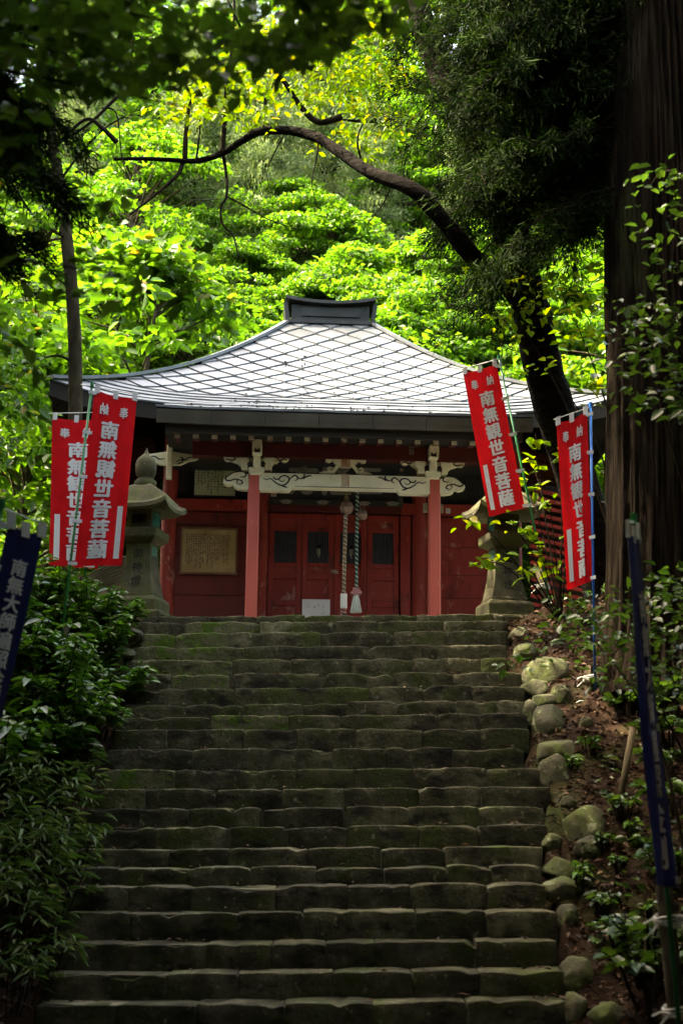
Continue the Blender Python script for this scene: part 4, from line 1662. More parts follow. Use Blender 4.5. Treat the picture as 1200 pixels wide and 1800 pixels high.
def stake(px_top, py_top, px_bot, py_bot, Y, r, lab, ties=(), m='stake', flat=False, lean=0.0, cut=False):
    a, b = Vector(P(px_top, py_top, Y)), Vector(P(px_bot, py_bot, Y + lean))
    g = float(terrain(b.x, b.y)) - .12
    if b.z > g:
        b = a + (b - a) * ((g - a.z) / (b.z - a.z))
    root = empty('wooden_stake', b, label=lab, cat='stake', group='wooden stakes holding the banner poles')
    mb = MB()
    mb.tube([a - b, (a - b) * .5, Vector((0, 0, 0))], [r, r * 1.04, r], 4 if flat else 12, jitter=.1)
    mb.build('post', MT[m], root, smooth=not flat)
    if cut:
        mb = MB()
        for k in range(14):
            an = k * .449
            p = a - b + Vector((r * .8 * math.cos(an), r * .8 * math.sin(an), 0))
            mb.tube([p, p + Vector((random.uniform(-.02, .02) - .02, random.uniform(-.02, .02), random.uniform(.05, .10)))], [.008, .002], 4)
        mb.build('splintered_top', MT['cut_wood'], root)
    for t in ties:
        mb = MB()
        c = (a - b) * (1 - t)
        for k in range(5):
            pts = [c + Vector(((r + .035) * math.cos(q) + .01, (r + .012) * math.sin(q), .012 * (k - 2) + .01 * math.sin(q * 2 + k))) for q in np.linspace(0, 6.28, 14)]
            mb.tube(pts, .006, 4)
        for sg in (-1, 1):
            mb.tube([c + Vector((-.05, -r - .01, 0)), c + Vector((-.10, -r - .03, -.02 + .03 * sg)), c + Vector((-.14, -r - .02, -.05 + .04 * sg))], .005, 4)
        mb.build('string_tie', MT['string'], root)
    return root


stake(116, 1096, 108, 1190, 14.55, .042, 'square wooden stake tied to the green pole of the mirrored banner', (.22, .8), flat=True)
stake(146, 1012, 146, 1060, 17.0, .05, 'wooden stake under the rear left red banner', (.45,))
stake(946, 1004, 964, 1080, 16.85, .045, 'splintered round stake tied beside the right stone lantern', (.32, .85), cut=True)
stake(1036, 1170, 1034, 1262, 14.65, .045, 'flat wooden stake tied to the blue pole', (.25, .7), flat=True)
stake(1112, 1279, 1087, 1418, float(G(1087, 1420)[1]), .030, 'leaning bare round stake on the right bank', ())
stake(1166, 1556, 1190, 1800, 7.7, .045, 'dark stake holding the navy banner pole at lower right', (.12, .42), m='bark')

# ================================================================== ROCKS
ico = bmesh.new()
bmesh.ops.create_icosphere(ico, subdivisions=4, radius=1)
ICO_V = [v.co.copy() for v in ico.verts]
ICO_F = [tuple(v.index for v in f.verts) for f in ico.faces]
ico.free()
rock_list = [(914, 1112, 34, 26, 'small grey rock beside the top steps'), (925, 1142, 50, 28, 'flat mossy rock beside the fourth step'), (968, 1182, 78, 62, 'largest pale mossy boulder beside the upper stairs'),
             (948, 1208, 56, 34, 'flattish rock below the largest boulder'), (985, 1222, 34, 36, 'grey rock wedged right of the flattish one'), (962, 1232, 50, 30, 'mossy rock above the round green boulder'),
             (968, 1264, 66, 60, 'round green boulder beside the stairs, second largest'), (935, 1252, 34, 50, 'dark mossy stone between the steps and the round green boulder'),
             (984, 1316, 74, 46, 'low mossy boulder with pale top beside the stairs'), (976, 1355, 56, 58, 'rock with pale lichen patches beside the stairs'),
             (1000, 1412, 26, 22, 'small pale pebble above the dark boulder'), (1034, 1444, 84, 66, 'dark boulder with pale lichen top on the right bank'),
             (972, 1482, 32, 34, 'small lichen rock next to the lower steps'), (1040, 1490, 54, 36, 'rounded rock below the dark boulder'), (990, 1530, 60, 40, 'dark low rock by the lower steps'),
             (992, 1562, 66, 38, 'rock with white lichen streak by the lower steps'), (1000, 1608, 38, 40, 'pale patched rock near the bottom right steps'),
             (1014, 1710, 56, 60, 'whitish lichen boulder at the bottom right'), (1012, 1770, 44, 56, 'tall pale rock at the bottom edge'), (1072, 1790, 56, 44, 'pointed pale rock at the bottom right edge'),
             (1030, 1268, 22, 26, 'small brown stone right of the round green boulder'),
             (212, 1112, 64, 34, 'dark rock under the left stone lantern'), (206, 1145, 50, 26, 'flat rock left of the third step')]
for k, (px, py, w, h, lab) in enumerate(rock_list):
    g = G(px, py + h * .30)
    sc = g[1] / F_PX
    rx, rz = w * sc * .58, h * sc * .62
    sd = Vector((k * 5.3, k * 1.7, k * 3.1))
    vs = []
    rr_ = random.Random(k)
    planes = [(Vector((rr_.gauss(0, 1), rr_.gauss(0, 1), rr_.gauss(0, 1))).normalized(), rr_.uniform(.66, .95)) for _ in range(11)]
    for v in ICO_V:
        p = v * (1 + .20 * mnoise.noise(v * 1.1 + sd) + .06 * mnoise.noise(v * 3.0 + sd))
        for n_, d_ in planes:
            e_ = p.dot(n_) - d_
            if e_ > 0:
                p = p - n_ * e_ * .82
        p = p * (1.08 + .035 * mnoise.noise(v * 6 + sd) + .02 * mnoise.noise(v * 13 + sd))
        vs.append((p.x * rx, p.y * rx * .85, p.z * rz))
    mb = MB()
    mb.add(vs, ICO_F)
    o = mb.build('rock', MT['rock'], None, smooth=True, label=lab, cat='rock', group='rocks lining the stairs')
    o.location = (g[0], g[1] + rx * .4, g[2] + rz * .08)
    o.rotation_euler = (0, 0, k * 1.3)


# ================================================================== FOLIAGE
def rand_unit(n):
    v = RNG.normal(size=(n, 3))
    return unit(v)


def add_thing(name, parts, loc, rz, scale, **kw):
    root = empty(name, loc, rz, **kw)
    root.scale = (scale,) * 3
    for pn, me in parts:
        link(bpy.data.objects.new(pn, me), root)
    return root


def tree_mesh(kind, seed, H=8.0, R=3.4, nclump=70, per=330, leaf=(.13, .085), base=.35, flat=.28, lf='lf_maple', bark='bark', six=False, tilt=.45, trunk_r=.14, cf=.27):
    """trunk with limbs and a crown of leaf clumps; returns [(part, mesh)]"""
    rng = np.random.default_rng(seed)
    rnd = random.Random(seed)
    wood = MB()
    tp = [Vector((.25 * math.sin(z * .5 + seed) * z / H, .25 * math.cos(z * .4 + seed) * z / H, z)) for z in np.linspace(-.6, H * .92, 12)]
    wood.tube(tp, list(np.linspace(trunk_r * 1.25, trunk_r * .18, 12)), 8, jitter=.2)
    C, D, N, LV = [], [], [], []
    for k in range(nclump):
        t = rng.random()
        zc = H * (base + (1 - base) * t)
        prof = math.sin(math.pi * min(1, (t * .86 + .14))) ** .7
        rr = R * prof * math.sqrt(rng.uniform(.12, 1.0))
        a = rng.uniform(0, 2 * math.pi)
        c = np.array([rr * math.cos(a), rr * math.sin(a), zc])
        zj = max(.2 * H, zc - rr * rnd.uniform(.25, .7))
        j = Vector((.25 * math.sin(zj * .5 + seed) * zj / H, .25 * math.cos(zj * .4 + seed) * zj / H, zj))
        mid = j.lerp(Vector(c), .5) + Vector((rnd.uniform(-.2, .2), rnd.uniform(-.2, .2), rnd.uniform(0, .3)))
        wood.tube([j, mid, Vector(c)], [trunk_r * .28, trunk_r * .16, trunk_r * .05], 4, cap=False)
        cr = rng.uniform(.5, 1.25) * R * cf
        n = int(per * rng.uniform(.6, 1.3) * (cr / (R * cf)) ** 2)
        q = rand_unit(n) * (rng.random(n)[:, None] ** .45)
        pos = c + q * np.array([cr, cr, cr * flat])
        # tilt of the layer, sinking outwards
        out = np.array([math.cos(a), math.sin(a)])
        pos[:, 2] -= (q[:, 0] * out[0] + q[:, 1] * out[1]) * cr * .22 + (q[:, 0] ** 2 + q[:, 1] ** 2) * cr * .16
        d = q * np.array([1, 1, .2]) + rng.normal(size=(n, 3)) * .6 * np.array([1, 1, .5]) + np.array([0, 0, -.15])
        nn = np.array([0, 0, 1.0]) + rng.normal(size=(n, 3)) * tilt
        C.append(pos)
        D.append(d)
        N.append(nn)
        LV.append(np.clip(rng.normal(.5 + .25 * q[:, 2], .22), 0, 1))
    C, D, N, LV = map(np.concatenate, (C, D, N, LV))
    L = leaf[0] * rng.uniform(.7, 1.25, len(C))
    crown = leaf_mesh('crown', C, D, N, L, L * leaf[1] / leaf[0], MT[lf], six=six, var=LV)
    return [('trunk', wood.mesh('trunk', MT[bark], smooth=True)), ('crown', crown)]


def cedar_mesh(seed, H=14, R=2.6, lf='lf_cedar', n_bough=150, per=360, blade=(.17, .026), base=.2):
    rng = np.random.default_rng(seed)
    wood = MB()
    wood.tube([(0, 0, z) for z in np.linspace(-.8, H * .97, 8)], list(np.linspace(.24, .03, 8)), 10, jitter=.1)
    C, D, N, LV = [], [], [], []
    for k in range(n_bough):
        t = rng.random() ** .85
        z = H * (base + (1 - base) * t)
        rr = R * (1 - t * .9) * rng.uniform(.65, 1.1)
        a = rng.uniform(0, 2 * math.pi)
        tip = np.array([rr * math.cos(a), rr * math.sin(a), z - rr * .18])
        wood.tube([(0, 0, z), (tip[0] * .5, tip[1] * .5, z + .05), tuple(tip)], [.045, .03, .01], 4, cap=False)
        n = int(per * (.4 + rr / R))
        f = rng.uniform(.25, 1.08, n)
        base_p = np.array([0, 0, z]) + (tip - np.array([0, 0, z])) * f[:, None]
        sp = rng.normal(size=(n, 3)) * np.array([.24, .24, .14]) * (.6 + .9 * (rr / R))
        C.append(base_p + sp)
        D.append(np.array([math.cos(a), math.sin(a), .45]) * .7 + rng.normal(size=(n, 3)) * .55 + np.array([0, 0, .25]))
        N.append(rng.normal(size=(n, 3)))
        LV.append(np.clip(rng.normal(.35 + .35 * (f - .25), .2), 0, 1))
    C, D, N, LV = map(np.concatenate, (C, D, N, LV))
    L = blade[0] * rng.uniform(.6, 1.3, len(C))
    crown = leaf_mesh('crown', C, D, N, L, L * blade[1] / blade[0], MT[lf], var=LV, fold=.1)
    return [('trunk', wood.mesh('trunk', MT['bark_cedar'], smooth=True)), ('crown', crown)]


# ---- hillside behind the shrine
maples = [tree_mesh('maple', s, H=8, R=3.6, nclump=190, per=190, leaf=(.135, .095), flat=.16, base=.08, cf=.17, tilt=.55) for s in (11, 12)]
maples.append(tree_mesh('maple', 13, H=8, R=3.4, nclump=120, per=120, leaf=(.20, .12), flat=.30, base=.1, cf=.22, tilt=.7))
magn = [tree_mesh('magnolia', 21, H=9, R=3.2, nclump=62, per=95, leaf=(.31, .16), flat=.45, base=.18, lf='lf_magnolia', six=True, tilt=.6)]
magn.append(tree_mesh('magnolia', 22, H=8, R=3.0, nclump=55, per=110, leaf=(.29, .15), flat=.45, base=.1, lf='lf_magnolia', six=True, tilt=.6))
cedars = [cedar_mesh(31), cedar_mesh(32, R=3.0)]


def band(v, cuts, words):
    for c, w in zip(cuts, words):
        if v < c:
            return w
    return words[-1]


def hill_label(what, px, Y):
    a = band(px, [20, 100, 170, 230, 290, 345, 400, 450, 505, 545, 590, 640, 705, 745, 800, 840, 880, 930, 970, 1020, 1060, 1100],
             ['past the left edge', 'above the left banners', 'behind the slim trunk', 'over the left roof corner', 'over the left roof slope', 'under the tip of the arching limb', 'left of the hanging twigs',
              'behind the hanging twigs', 'just left of the ridge box', 'above the left end of the ridge box', 'straight above the ridge box', 'above the right end of the ridge box', 'just right of the ridge box',
              'over the right roof slope', 'under the cedar boughs', 'left of the tilted banner top', 'above the tilted banner', 'left of the cherry trunk', 'behind the cherry trunk', 'right of the cherry trunk',
              'above the blue pole', 'left of the great cedar', 'behind the great cedar'])
    b = band(Y, [34, 36.8, 41.5, 49], ['lowest row', 'second row', 'middle row', 'upper row', 'topmost row'])
    return f'{what} {a}, {b} of the slope'


ORD = 'top second third fourth fifth sixth seventh eighth ninth tenth eleventh twelfth thirteenth fourteenth fifteenth sixteenth seventeenth eighteenth nineteenth twentieth twenty-first twenty-second twenty-third'.split()


def step_word(py):
    return ORD[min(range(len(ROWS)), key=lambda i: abs(ROWS[i][0] - py))]


def left_label(what, px, py):
    return f'{what} {band(px, [-5, 18, 50, 80, 105, 140, 170], ["cut by the left edge", "at the left edge", "near the left edge", "mid bank", "right of mid bank", "a pace from the stairs", "close to the stairs", "touching the stairs"])}, level with the {step_word(py)} step'


SEEN = set()


def right_label(what, px, py):
    lab = f'{what} {band(px, [950, 1010, 1045, 1080, 1105, 1135, 1170], ["at the stair edge", "among the edging rocks", "right of the rocks", "by the leaning stake", "right of the leaning stake", "left of the navy banner", "under the navy banner", "at the right edge"])}, level with the {step_word(py)} step'
    lab = lab if lab not in SEEN else 'lower ' + lab
    SEEN.add(lab)
    return lab


def on_hill(name, parts, px, Y, scale, lab, cat, group, sink=0.0):
    p = P(px, 600, Y)
    z = float(terrain(p[0], Y))
    return add_thing(name, parts, (p[0], Y, z - sink), random.uniform(0, 6.28), scale, label=lab, cat=cat, group=group)


HG = 'trees on the hillside behind the shrine'
for k, (px, Y, sc) in enumerate([(560, 31, .92), (440, 32, .85), (690, 32.5, .95), (760, 35, 1.1), (330, 35, .95), (620, 36, 1.0), (530, 36, .9), (420, 34.5, .9), (480, 37.5, .8), (415, 37.5, .95), (512, 41, 1.05), (590, 39.5, 1.0), (860, 36, 1.1), (960, 33, 1.05),
                                 (1040, 38, 1.25), (240, 40, 1.3), (720, 45, 1.4), (330, 54, 1.5), (900, 44, 1.4), (1150, 34, 1.2), (560, 52, 1.7), (780, 56, 1.8), (200, 52, 1.7), (1080, 50, 1.6), (60, 36, 1.2)]):
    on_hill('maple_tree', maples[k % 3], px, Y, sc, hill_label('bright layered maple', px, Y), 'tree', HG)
for k, (px, Y, sc) in enumerate([(455, 41, 1.0), (330, 41.5, .95), (560, 43, 1.0), (650, 41, .8), (820, 40, .8), (130, 46, 1.0), (980, 47, 1.0), (400, 58, 1.3), (620, 60, 1.4), (880, 58, 1.3), (250, 62, 1.4), (1120, 60, 1.4)]):
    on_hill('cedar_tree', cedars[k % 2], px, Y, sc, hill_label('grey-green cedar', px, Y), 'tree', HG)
for k, (px, Y, sc, lab) in enumerate([(265, 27.5, 1.0, 'large-leaved magnolia left behind the shrine roof'), (60, 27, .9, 'large-leaved magnolia at the far left behind the banners'),
                                      (370, 29.5, .72, 'smaller large-leaved magnolia just left of the roof ridge'), (180, 31.5, 1.2, 'tall large-leaved magnolia rising behind the left roof hip'),
                                      (-190, 22, .8, 'large-leaved magnolia cut by the left edge'), (1010, 26.5, .75, 'leafy tree behind the right end of the roof'),
                                      (1110, 25, .85, 'leafy tree glimpsed between the cedar trunk and the roof')]):
    on_hill('magnolia_tree', magn[k % 2], px, Y, sc, lab, 'tree', 'leafy trees close behind the shrine')

# undergrowth that covers the slope
def ground_leaves(name, n, box, leaf, lf, lab, up=.25, size_y=False, keep=None, six=False):
    x = RNG.uniform(box[0], box[1], n)
    y = RNG.uniform(box[2], box[3], n)
    if keep is not None:
        k = keep(x, y)
        x, y = x[k], y[k]
    n = len(x)
    z = terrain(x, y) + RNG.random(n) ** 1.5 * up
    D = RNG.normal(size=(n, 3)) * np.array([1, 1, .35])
    N = np.array([0, -.2, 1.0]) + RNG.normal(size=(n, 3)) * .5
    L = leaf[0] * RNG.uniform(.6, 1.3, n)
    me = leaf_mesh(name, np.stack([x, y, z], 1), D, N, L, L * leaf[1] / leaf[0], MT[lf], six=six)
    return link(bpy.data.objects.new(name, me), label=lab, cat=None, kind='stuff')


ground_leaves('undergrowth', 60000, (-26, 26, 27, 64), (.42, .26), 'lf_maple', 'leafy undergrowth covering the wooded slope', up=1.6)
ground_leaves('terrace_undergrowth', 9000, (-13, 13, 18, 29), (.22, .12), 'lf_shrub', 'low green plants round the shrine', up=.9, keep=lambda x, y: (np.abs(x) > 3.6))


def bank(x, y):
    return (x > xr_at(y) + .06) | (x < xl_at(y) - .06)


ground_leaves('leaf_litter', 70000, (-6, 6, 5, 17.4), (.075, .035), 'litter', 'brown leaf litter on the banks', up=.02, keep=bank)
CC, DD, NN = [], [], []
for _ in range(420):
    i = random.randrange(len(ROWS))
    x = random.uniform(row_xl[i] + .05, row_xr[i] - .05)
    if random.random() < .5:
        x = random.choice([row_xl[i] + abs(random.gauss(0, .35)), row_xr[i] - abs(random.gauss(0, .35))])
    CC.append((x, ROW_Y[i] + random.uniform(.04, .26), row_zc[i] + (x - row_pt(i, 560)[0]) * .019 + random.uniform(.008, .022)))
    a = random.uniform(0, 6.28)
    DD.append((math.cos(a), math.sin(a), random.uniform(-.1, .25)))
    NN.append((random.gauss(0, .25), random.gauss(0, .25), 1))
me = leaf_mesh('step_leaves', np.array(CC), np.array(DD), np.array(NN), RNG.uniform(.03, .085, len(CC)), RNG.uniform(.02, .04, len(CC)), MT['litter'])
link(bpy.data.objects.new('step_leaves', me), label='fallen leaves scattered on the stone steps', kind='stuff')
n_tw = 900
tw = MB()
for k in range(n_tw):
    x, y = random.uniform(-5, 5), random.uniform(6, 17)
    if not bank(x, y):
        continue
    z = float(terrain(x, y)) + .015
    a, l = random.uniform(0, 6.28), random.uniform(.08, .3)
    tw.tube([(x, y, z), (x + math.cos(a) * l / 2, y + math.sin(a) * l / 2, z + .03), (x + math.cos(a) * l, y + math.sin(a) * l, z + .01)], .004, 3, cap=False)
tw.build('fallen_twigs', MT['twig'], kind='stuff')


# ---- shrubs and bamboo grass on the banks
def shrub_mesh(seed, H=.9, R=.55, n_stem=16, per=11, leaf=(.17, .07), lf='lf_shrub'):
    rng = np.random.default_rng(seed)
    st = MB()
    C, D, N = [], [], []
    for k in range(n_stem):
        a, r = rng.uniform(0, 6.28), R * math.sqrt(rng.random())
        h = H * rng.uniform(.45, 1.0)
        b = Vector((r * .3 * math.cos(a), r * .3 * math.sin(a), -.05))
        t = Vector((r * math.cos(a), r * math.sin(a), h))
        m_ = b.lerp(t, .55) + Vector((0, 0, .08))
        st.tube([b, m_, t], [.010, .007, .004], 4, cap=False)
        for q in range(per):
            f = rng.uniform(.45, 1.0)
            p = np.array(b.lerp(t, f)) + np.array([0, 0, .08 * (1 - abs(2 * f - 1))])
            an = rng.uniform(0, 6.28)
            for side in (0, 1):
                C.append(p + rng.normal(size=3) * .015)
                D.append([math.cos(an + side * math.pi), math.sin(an + side * math.pi), rng.uniform(-.25, .25)])
                N.append(np.array([0, 0, 1]) + rng.normal(size=3) * .3)
    C, D, N = np.array(C), np.array(D), np.array(N)
    L = leaf[0] * rng.uniform(.6, 1.2, len(C))
    return [('stems', st.mesh('stems', MT['twig'])), ('foliage', leaf_mesh('foliage', C, D, N, L, L * leaf[1] / leaf[0], MT[lf], six=True, droop=.22))]


def sasa_mesh(seed, H=.62, R=.42, n_stem=24):
    rng = np.random.default_rng(seed)
    st = MB()
    C, D, N = [], [], []
    for k in range(n_stem):
        a, r = rng.uniform(0, 6.28), R * math.sqrt(rng.random())
        h = H * rng.uniform(.5, 1.0)
        b = Vector((r * .6 * math.cos(a), r * .6 * math.sin(a), -.05))
        t = Vector((r * math.cos(a) * 1.1, r * math.sin(a) * 1.1, h))
        st.tube([b, b.lerp(t, .5), t], [.005, .004, .003], 4, cap=False)
        for q in range(6):
            an = a + rng.uniform(-1.6, 1.6)
            C.append(np.array(t) - np.array([0, 0, rng.uniform(0, .18)]))
            D.append([math.cos(an), math.sin(an), rng.uniform(-.35, .35)])
            N.append(np.array([0, 0, 1]) + rng.normal(size=3) * .25)
    C, D, N = np.array(C), np.array(D), np.array(N)
    L = .17 * rng.uniform(.6, 1.2, len(C))
    return [('stems', st.mesh('stems', MT['twig'])), ('foliage', leaf_mesh('foliage', C, D, N, L, L * .17, MT['lf_sasa'], six=True, droop=.28))]


shrubs = [shrub_mesh(s, H=h) for s, h in ((41, .8), (42, 1.0), (43, .65))]
sasas = [sasa_mesh(s) for s in (51, 52)]
SG = 'leafy shrubs on the left bank'
for k, (px, py, sc) in enumerate([(195, 1105, .7), (150, 1115, .8), (90, 1120, .8), (40, 1130, .9), (185, 1165, .75), (130, 1185, .9), (70, 1200, .95), (15, 1215, 1.0), (200, 1215, .7),
                                  (150, 1245, .85), (90, 1265, .95), (30, 1290, 1.0), (180, 1275, .55), (120, 1310, .8), (60, 1345, .9), (0, 1370, 1.0), (-20, 1160, 1.1), (5, 1080, 1.0), (60, 1070, .9), (140, 1075, .6)]):
    g = G(px, py + 25)
    add_thing('shrub', shrubs[k % 3], (g[0], g[1], g[2]), random.uniform(0, 6.28), sc, label=left_label('glossy green shrub', px, py), cat='shrub', group=SG)
for k, (px, py, sc) in enumerate([(110, 1390, .8), (60, 1420, .95), (10, 1440, 1.0), (95, 1455, .85), (40, 1490, 1.0), (110, 1510, .8), (70, 1545, .95), (10, 1560, 1.0), (60, 1610, .9), (20, 1660, .9), (50, 1710, .8), (10, 1760, .8), (-20, 1500, 1.0), (-20, 1620, 1.0)]):
    g = G(px, py + 20)
    add_thing('bamboo_grass', sasas[k % 2], (g[0], g[1], g[2]), random.uniform(0, 6.28), sc, label=left_label('dark bamboo grass', px, py), cat='grass', group='bamboo grass on the left bank')

ground_leaves('bank_undergrowth', 5200, (2.2, 6, 8, 17), (.085, .05), 'lf_dark', 'low dark ground cover on the right bank', up=.16, six=True,
              keep=lambda x, y: (x > xr_at(y) + .5) & (np.sin(2.1 * x + 1.3 * y) + np.sin(3.7 * y - 1.9 * x + 1) > .35))
# small seedlings on the right bank
seed_m = shrub_mesh(61, H=.16, R=.10, n_stem=5, per=2, leaf=(.10, .05), lf='lf_shrub')
seed_d = shrub_mesh(62, H=.30, R=.28, n_stem=9, per=4, leaf=(.10, .065), lf='lf_dark')
for k, (px, py, sc, d) in enumerate([(1000, 1365, 1.0, 0), (1035, 1330, .7, 1), (1110, 1480, 1.0, 0), (1125, 1500, .8, 0), (1095, 1450, .9, 1), (1060, 1500, .9, 0), (1025, 1545, .8, 0), (1020, 1565, 1.0, 0),
                                     (1085, 1535, .8, 0), (1090, 1660, 1.0, 0), (1100, 1690, 1.2, 1), (1140, 1720, 1.5, 1), (1150, 1770, 1.5, 1), (1160, 1380, 1.2, 1), (1180, 1330, 1.4, 1), (1180, 1440, 1.3, 1),
                                     (1190, 1270, 1.5, 1), (1100, 1265, 1.0, 1), (880, 1190, .6, 0), (900, 1090, .8, 0), (1140, 1620, .8, 0), (1060, 1620, .8, 1), (1180, 1560, 1.2, 1)]):
    g = G(px, py)
    add_thing('seedling', seed_d if d else seed_m, tuple(g), random.uniform(0, 6.28), sc, label=right_label('dark seedling' if d else 'bright seedling', px, py), cat='plant', group='seedlings on the right bank')


# ================================================================== NEAR TREES
# ---- great cedar on the right
def big_trunk(name, base, top, r0, r1, flare, m, nseg=40, nring=46, ridge=.05, nr=96, seed=0, parent=None):
    base, top = Vector(base), Vector(top)
    V_, F_ = [], []
    for i in range(nring + 1):
        t = i / nring
        c = base.lerp(top, t)
        r = r0 + (r1 - r0) * t + flare * math.exp(-t * (top - base).length / .45)
        for k in range(nr):
            a = 2 * math.pi * k / nr
            lob = 1 + .06 * math.sin(3 * a + seed) + flare * .5 * math.exp(-t * (top - base).length / .5) * math.sin(5 * a + 1)
            n1 = mnoise.noise(Vector((math.cos(a) * 9, math.sin(a) * 9, c.z * .35 + seed)))
            n2 = mnoise.noise(Vector((math.cos(a) * 26, math.sin(a) * 26, c.z * .9 + seed))) + .5 * mnoise.noise(Vector((math.cos(a) * 48, math.sin(a) * 48, c.z * 1.6 + seed)))
            rr = r * lob + ridge * (-abs(n1) * 1.0 + .45 * n2)
            V_.append((c.x + rr * math.cos(a), c.y + rr * math.sin(a), c.z))
    for i in range(nring):
        for k in range(nr):
            k2 = (k + 1) % nr
            F_.append((i * nr + k, i * nr + k2, (i + 1) * nr + k2, (i + 1) * nr + k))
    return link(bpy.data.objects.new(name, np_mesh(name, np.array(V_) - np.array(parent.location), np.array(F_), m, smooth=True)), parent)


cb_ = P(1172, 1190, 14.5)
cb_[2] = float(terrain(cb_[0], cb_[1])) - .3
ct_ = P(1150, -300, 14.5)
ct_[2] = 16.0
cedarA = empty('great_cedar', cb_, label='huge old cedar with furrowed trunk at the right edge', cat='tree')
big_trunk('trunk', cb_, ct_, 0.64, .46, .12, MT['bark_cedar'], parent=cedarA, seed=3, ridge=.085, nr=260, nring=90)


def spray(C, D, N, V, rng, p0, p1, n, droop, spread, up=.0):
    """needle sprays along a bough from p0 to p1"""
    f = rng.uniform(.12, 1.05, n)
    q = p0 + (p1 - p0) * f[:, None]
    q[:, 2] -= droop * f ** 2
    q += rng.normal(size=(n, 3)) * spread * (.4 + .6 * f[:, None])
    ax = unit(p1 - p0)
    C.append(q)
    D.append(ax * .7 + rng.normal(size=(n, 3)) * .6 + np.array([0, 0, -.25 + up]))
    N.append(rng.normal(size=(n, 3)))
    V.append(np.clip(rng.normal(.45, .25, n), 0, 1))


def bough_tree(parent, boughs, seed, m='lf_needle', per=900, blade=(.13, .018), droop=.5, wood_m='twig', r=.035, sub=9, subl=.55, spread=.05):
    """boughs: list of (start, end) world points; hangs side sprays from each"""
    rng = np.random.default_rng(seed)
    rnd = random.Random(seed)
    loc = np.array(parent.location)
    C, D, N, V_ = [], [], [], []
    for (a, b) in boughs:
        a, b = np.array(a) - loc, np.array(b) - loc
        wood = MB()
        pts = []
        for i in range(7):
            t = i / 6
            p = a + (b - a) * t
            p[2] -= droop * t * t * .6 - .1 * math.sin(math.pi * t)
            pts.append(Vector(p))
        wood.tube(pts, list(np.linspace(r, r * .2, 7)), 6, cap=False, jitter=.15)
        L = np.linalg.norm(b - a)
        for k in range(sub):
            t = rnd.uniform(.06, 1.0)
            i = min(5, int(t * 6))
            p = np.array(pts[i].lerp(pts[i + 1], t * 6 - i))
            ax = unit(b - a)
            side = np.cross(ax, [0, 0, 1]) * rnd.choice([-1, 1])
            e = p + (ax * rnd.uniform(.3, .9) + side * rnd.uniform(.2, .9) + np.array([0, 0, rnd.uniform(-.6, .15)])) * subl * rnd.uniform(.6, 1.2)
            wood.tube([Vector(p), Vector((p + e) / 2) + Vector((0, 0, .05)), Vector(e)], [r * .3, r * .2, r * .08], 4, cap=False)
            spray(C, D, N, V_, rng, p, e, int(per / sub * rnd.uniform(.6, 1.4)), .12, spread)
        wood.build('bough', MT[wood_m], parent)
    C, D, N, V_ = map(np.concatenate, (C, D, N, V_))
    Lb = blade[0] * rng.uniform(.6, 1.3, len(C))
    me = leaf_mesh('needles', C, D, N, Lb, Lb * blade[1] / blade[0], MT[m], var=V_, fold=.08)
    link(bpy.data.objects.new('needles', me), parent)


rb = random.Random(5)
boughs = []
for k in range(30):
    py = rb.uniform(-260, 330)
    y0 = 14.5
    ex = rb.uniform(640, 1000) if k < 22 else rb.uniform(950, 1060)
    dy = rb.uniform(20, 190)
    if py + dy > 170:
        ex = max(ex, 790)
    boughs.append((P(1120, py - 20, y0), P(ex, py + dy, y0 + rb.uniform(.6, 3.2))))
boughs += [(P(1115, 225, 14.5), P(830, 262, 13.2)), (P(1115, 290, 14.5), P(830, 380, 16.4)), (P(1080, 330, 14.3), P(840, 430, 13.8)), (P(1080, 60, 14), P(770, 280, 16.5)), (P(1080, 30, 14), P(690, 190, 14.4)),
           (P(1080, 100, 14), P(800, 380, 16.8)), (P(1080, 200, 14), P(840, 420, 16.8)), (P(1080, 150, 14), P(800, 560, 16.5))]
for k in range(18):
    py = rb.uniform(-170, 110)
    boughs.append((P(1120, py - 30, 14.5), P(rb.uniform(690, 900), py + rb.uniform(20, 110), 13.9 + rb.uniform(-.8, .9))))
for k in range(20):
    py = rb.uniform(-120, 260)
    boughs.append((P(1120, py - 20, 14.4), P(rb.uniform(800, 1010), py + rb.uniform(10, 90), 14.4 + rb.uniform(-.6, 2.4))))
for k in range(10):
    a = rb.uniform(0, 6.28)
    p0 = Vector(P(1165, -350 - 40 * k, 14.5))
    boughs.append((p0, p0 + Vector((3.2 * math.cos(a), 3.2 * math.sin(a), -.3))))
bough_tree(cedarA, boughs, 7, per=2300, sub=18, subl=.6, blade=(.13, .0105), spread=.06, r=.02)

# ---- cherry with arching limb
def px_path(pts):
    return [Vector(P(x, y, Y)) for x, y, Y in pts]


def smooth_path(pts, n=5):
    out = []
    for i in range(len(pts) - 1):
        p0, p1, p2, p3 = pts[max(i - 1, 0)], pts[i], pts[i + 1], pts[min(i + 2, len(pts) - 1)]
        for k in range(n):
            t = k / n
            out.append(.5 * ((2 * p1) + (p2 - p0) * t + (2 * p0 - 5 * p1 + 4 * p2 - p3) * t * t + (3 * p1 - p0 - 3 * p2 + p3) * t ** 3))
    out.append(pts[-1])
    return out


cherry = empty('cherry_tree', P(1062, 1045, 18.2), label='old leaning cherry tree whose limb arches over the shrine roof', cat='tree')
co = Vector(cherry.location)


def limb(parent, name, pts, r0, r1, m, n=12, jit=.12, pw=1.0):
    path = [p - Vector(parent.location) for p in smooth_path(px_path(pts))]
    k = len(path)
    mb = MB()
    mb.tube(path, [r0 + (r1 - r0) * (i / (k - 1)) ** pw for i in range(k)], n, jitter=jit)
    return mb.build(name, MT[m], parent, smooth=True)


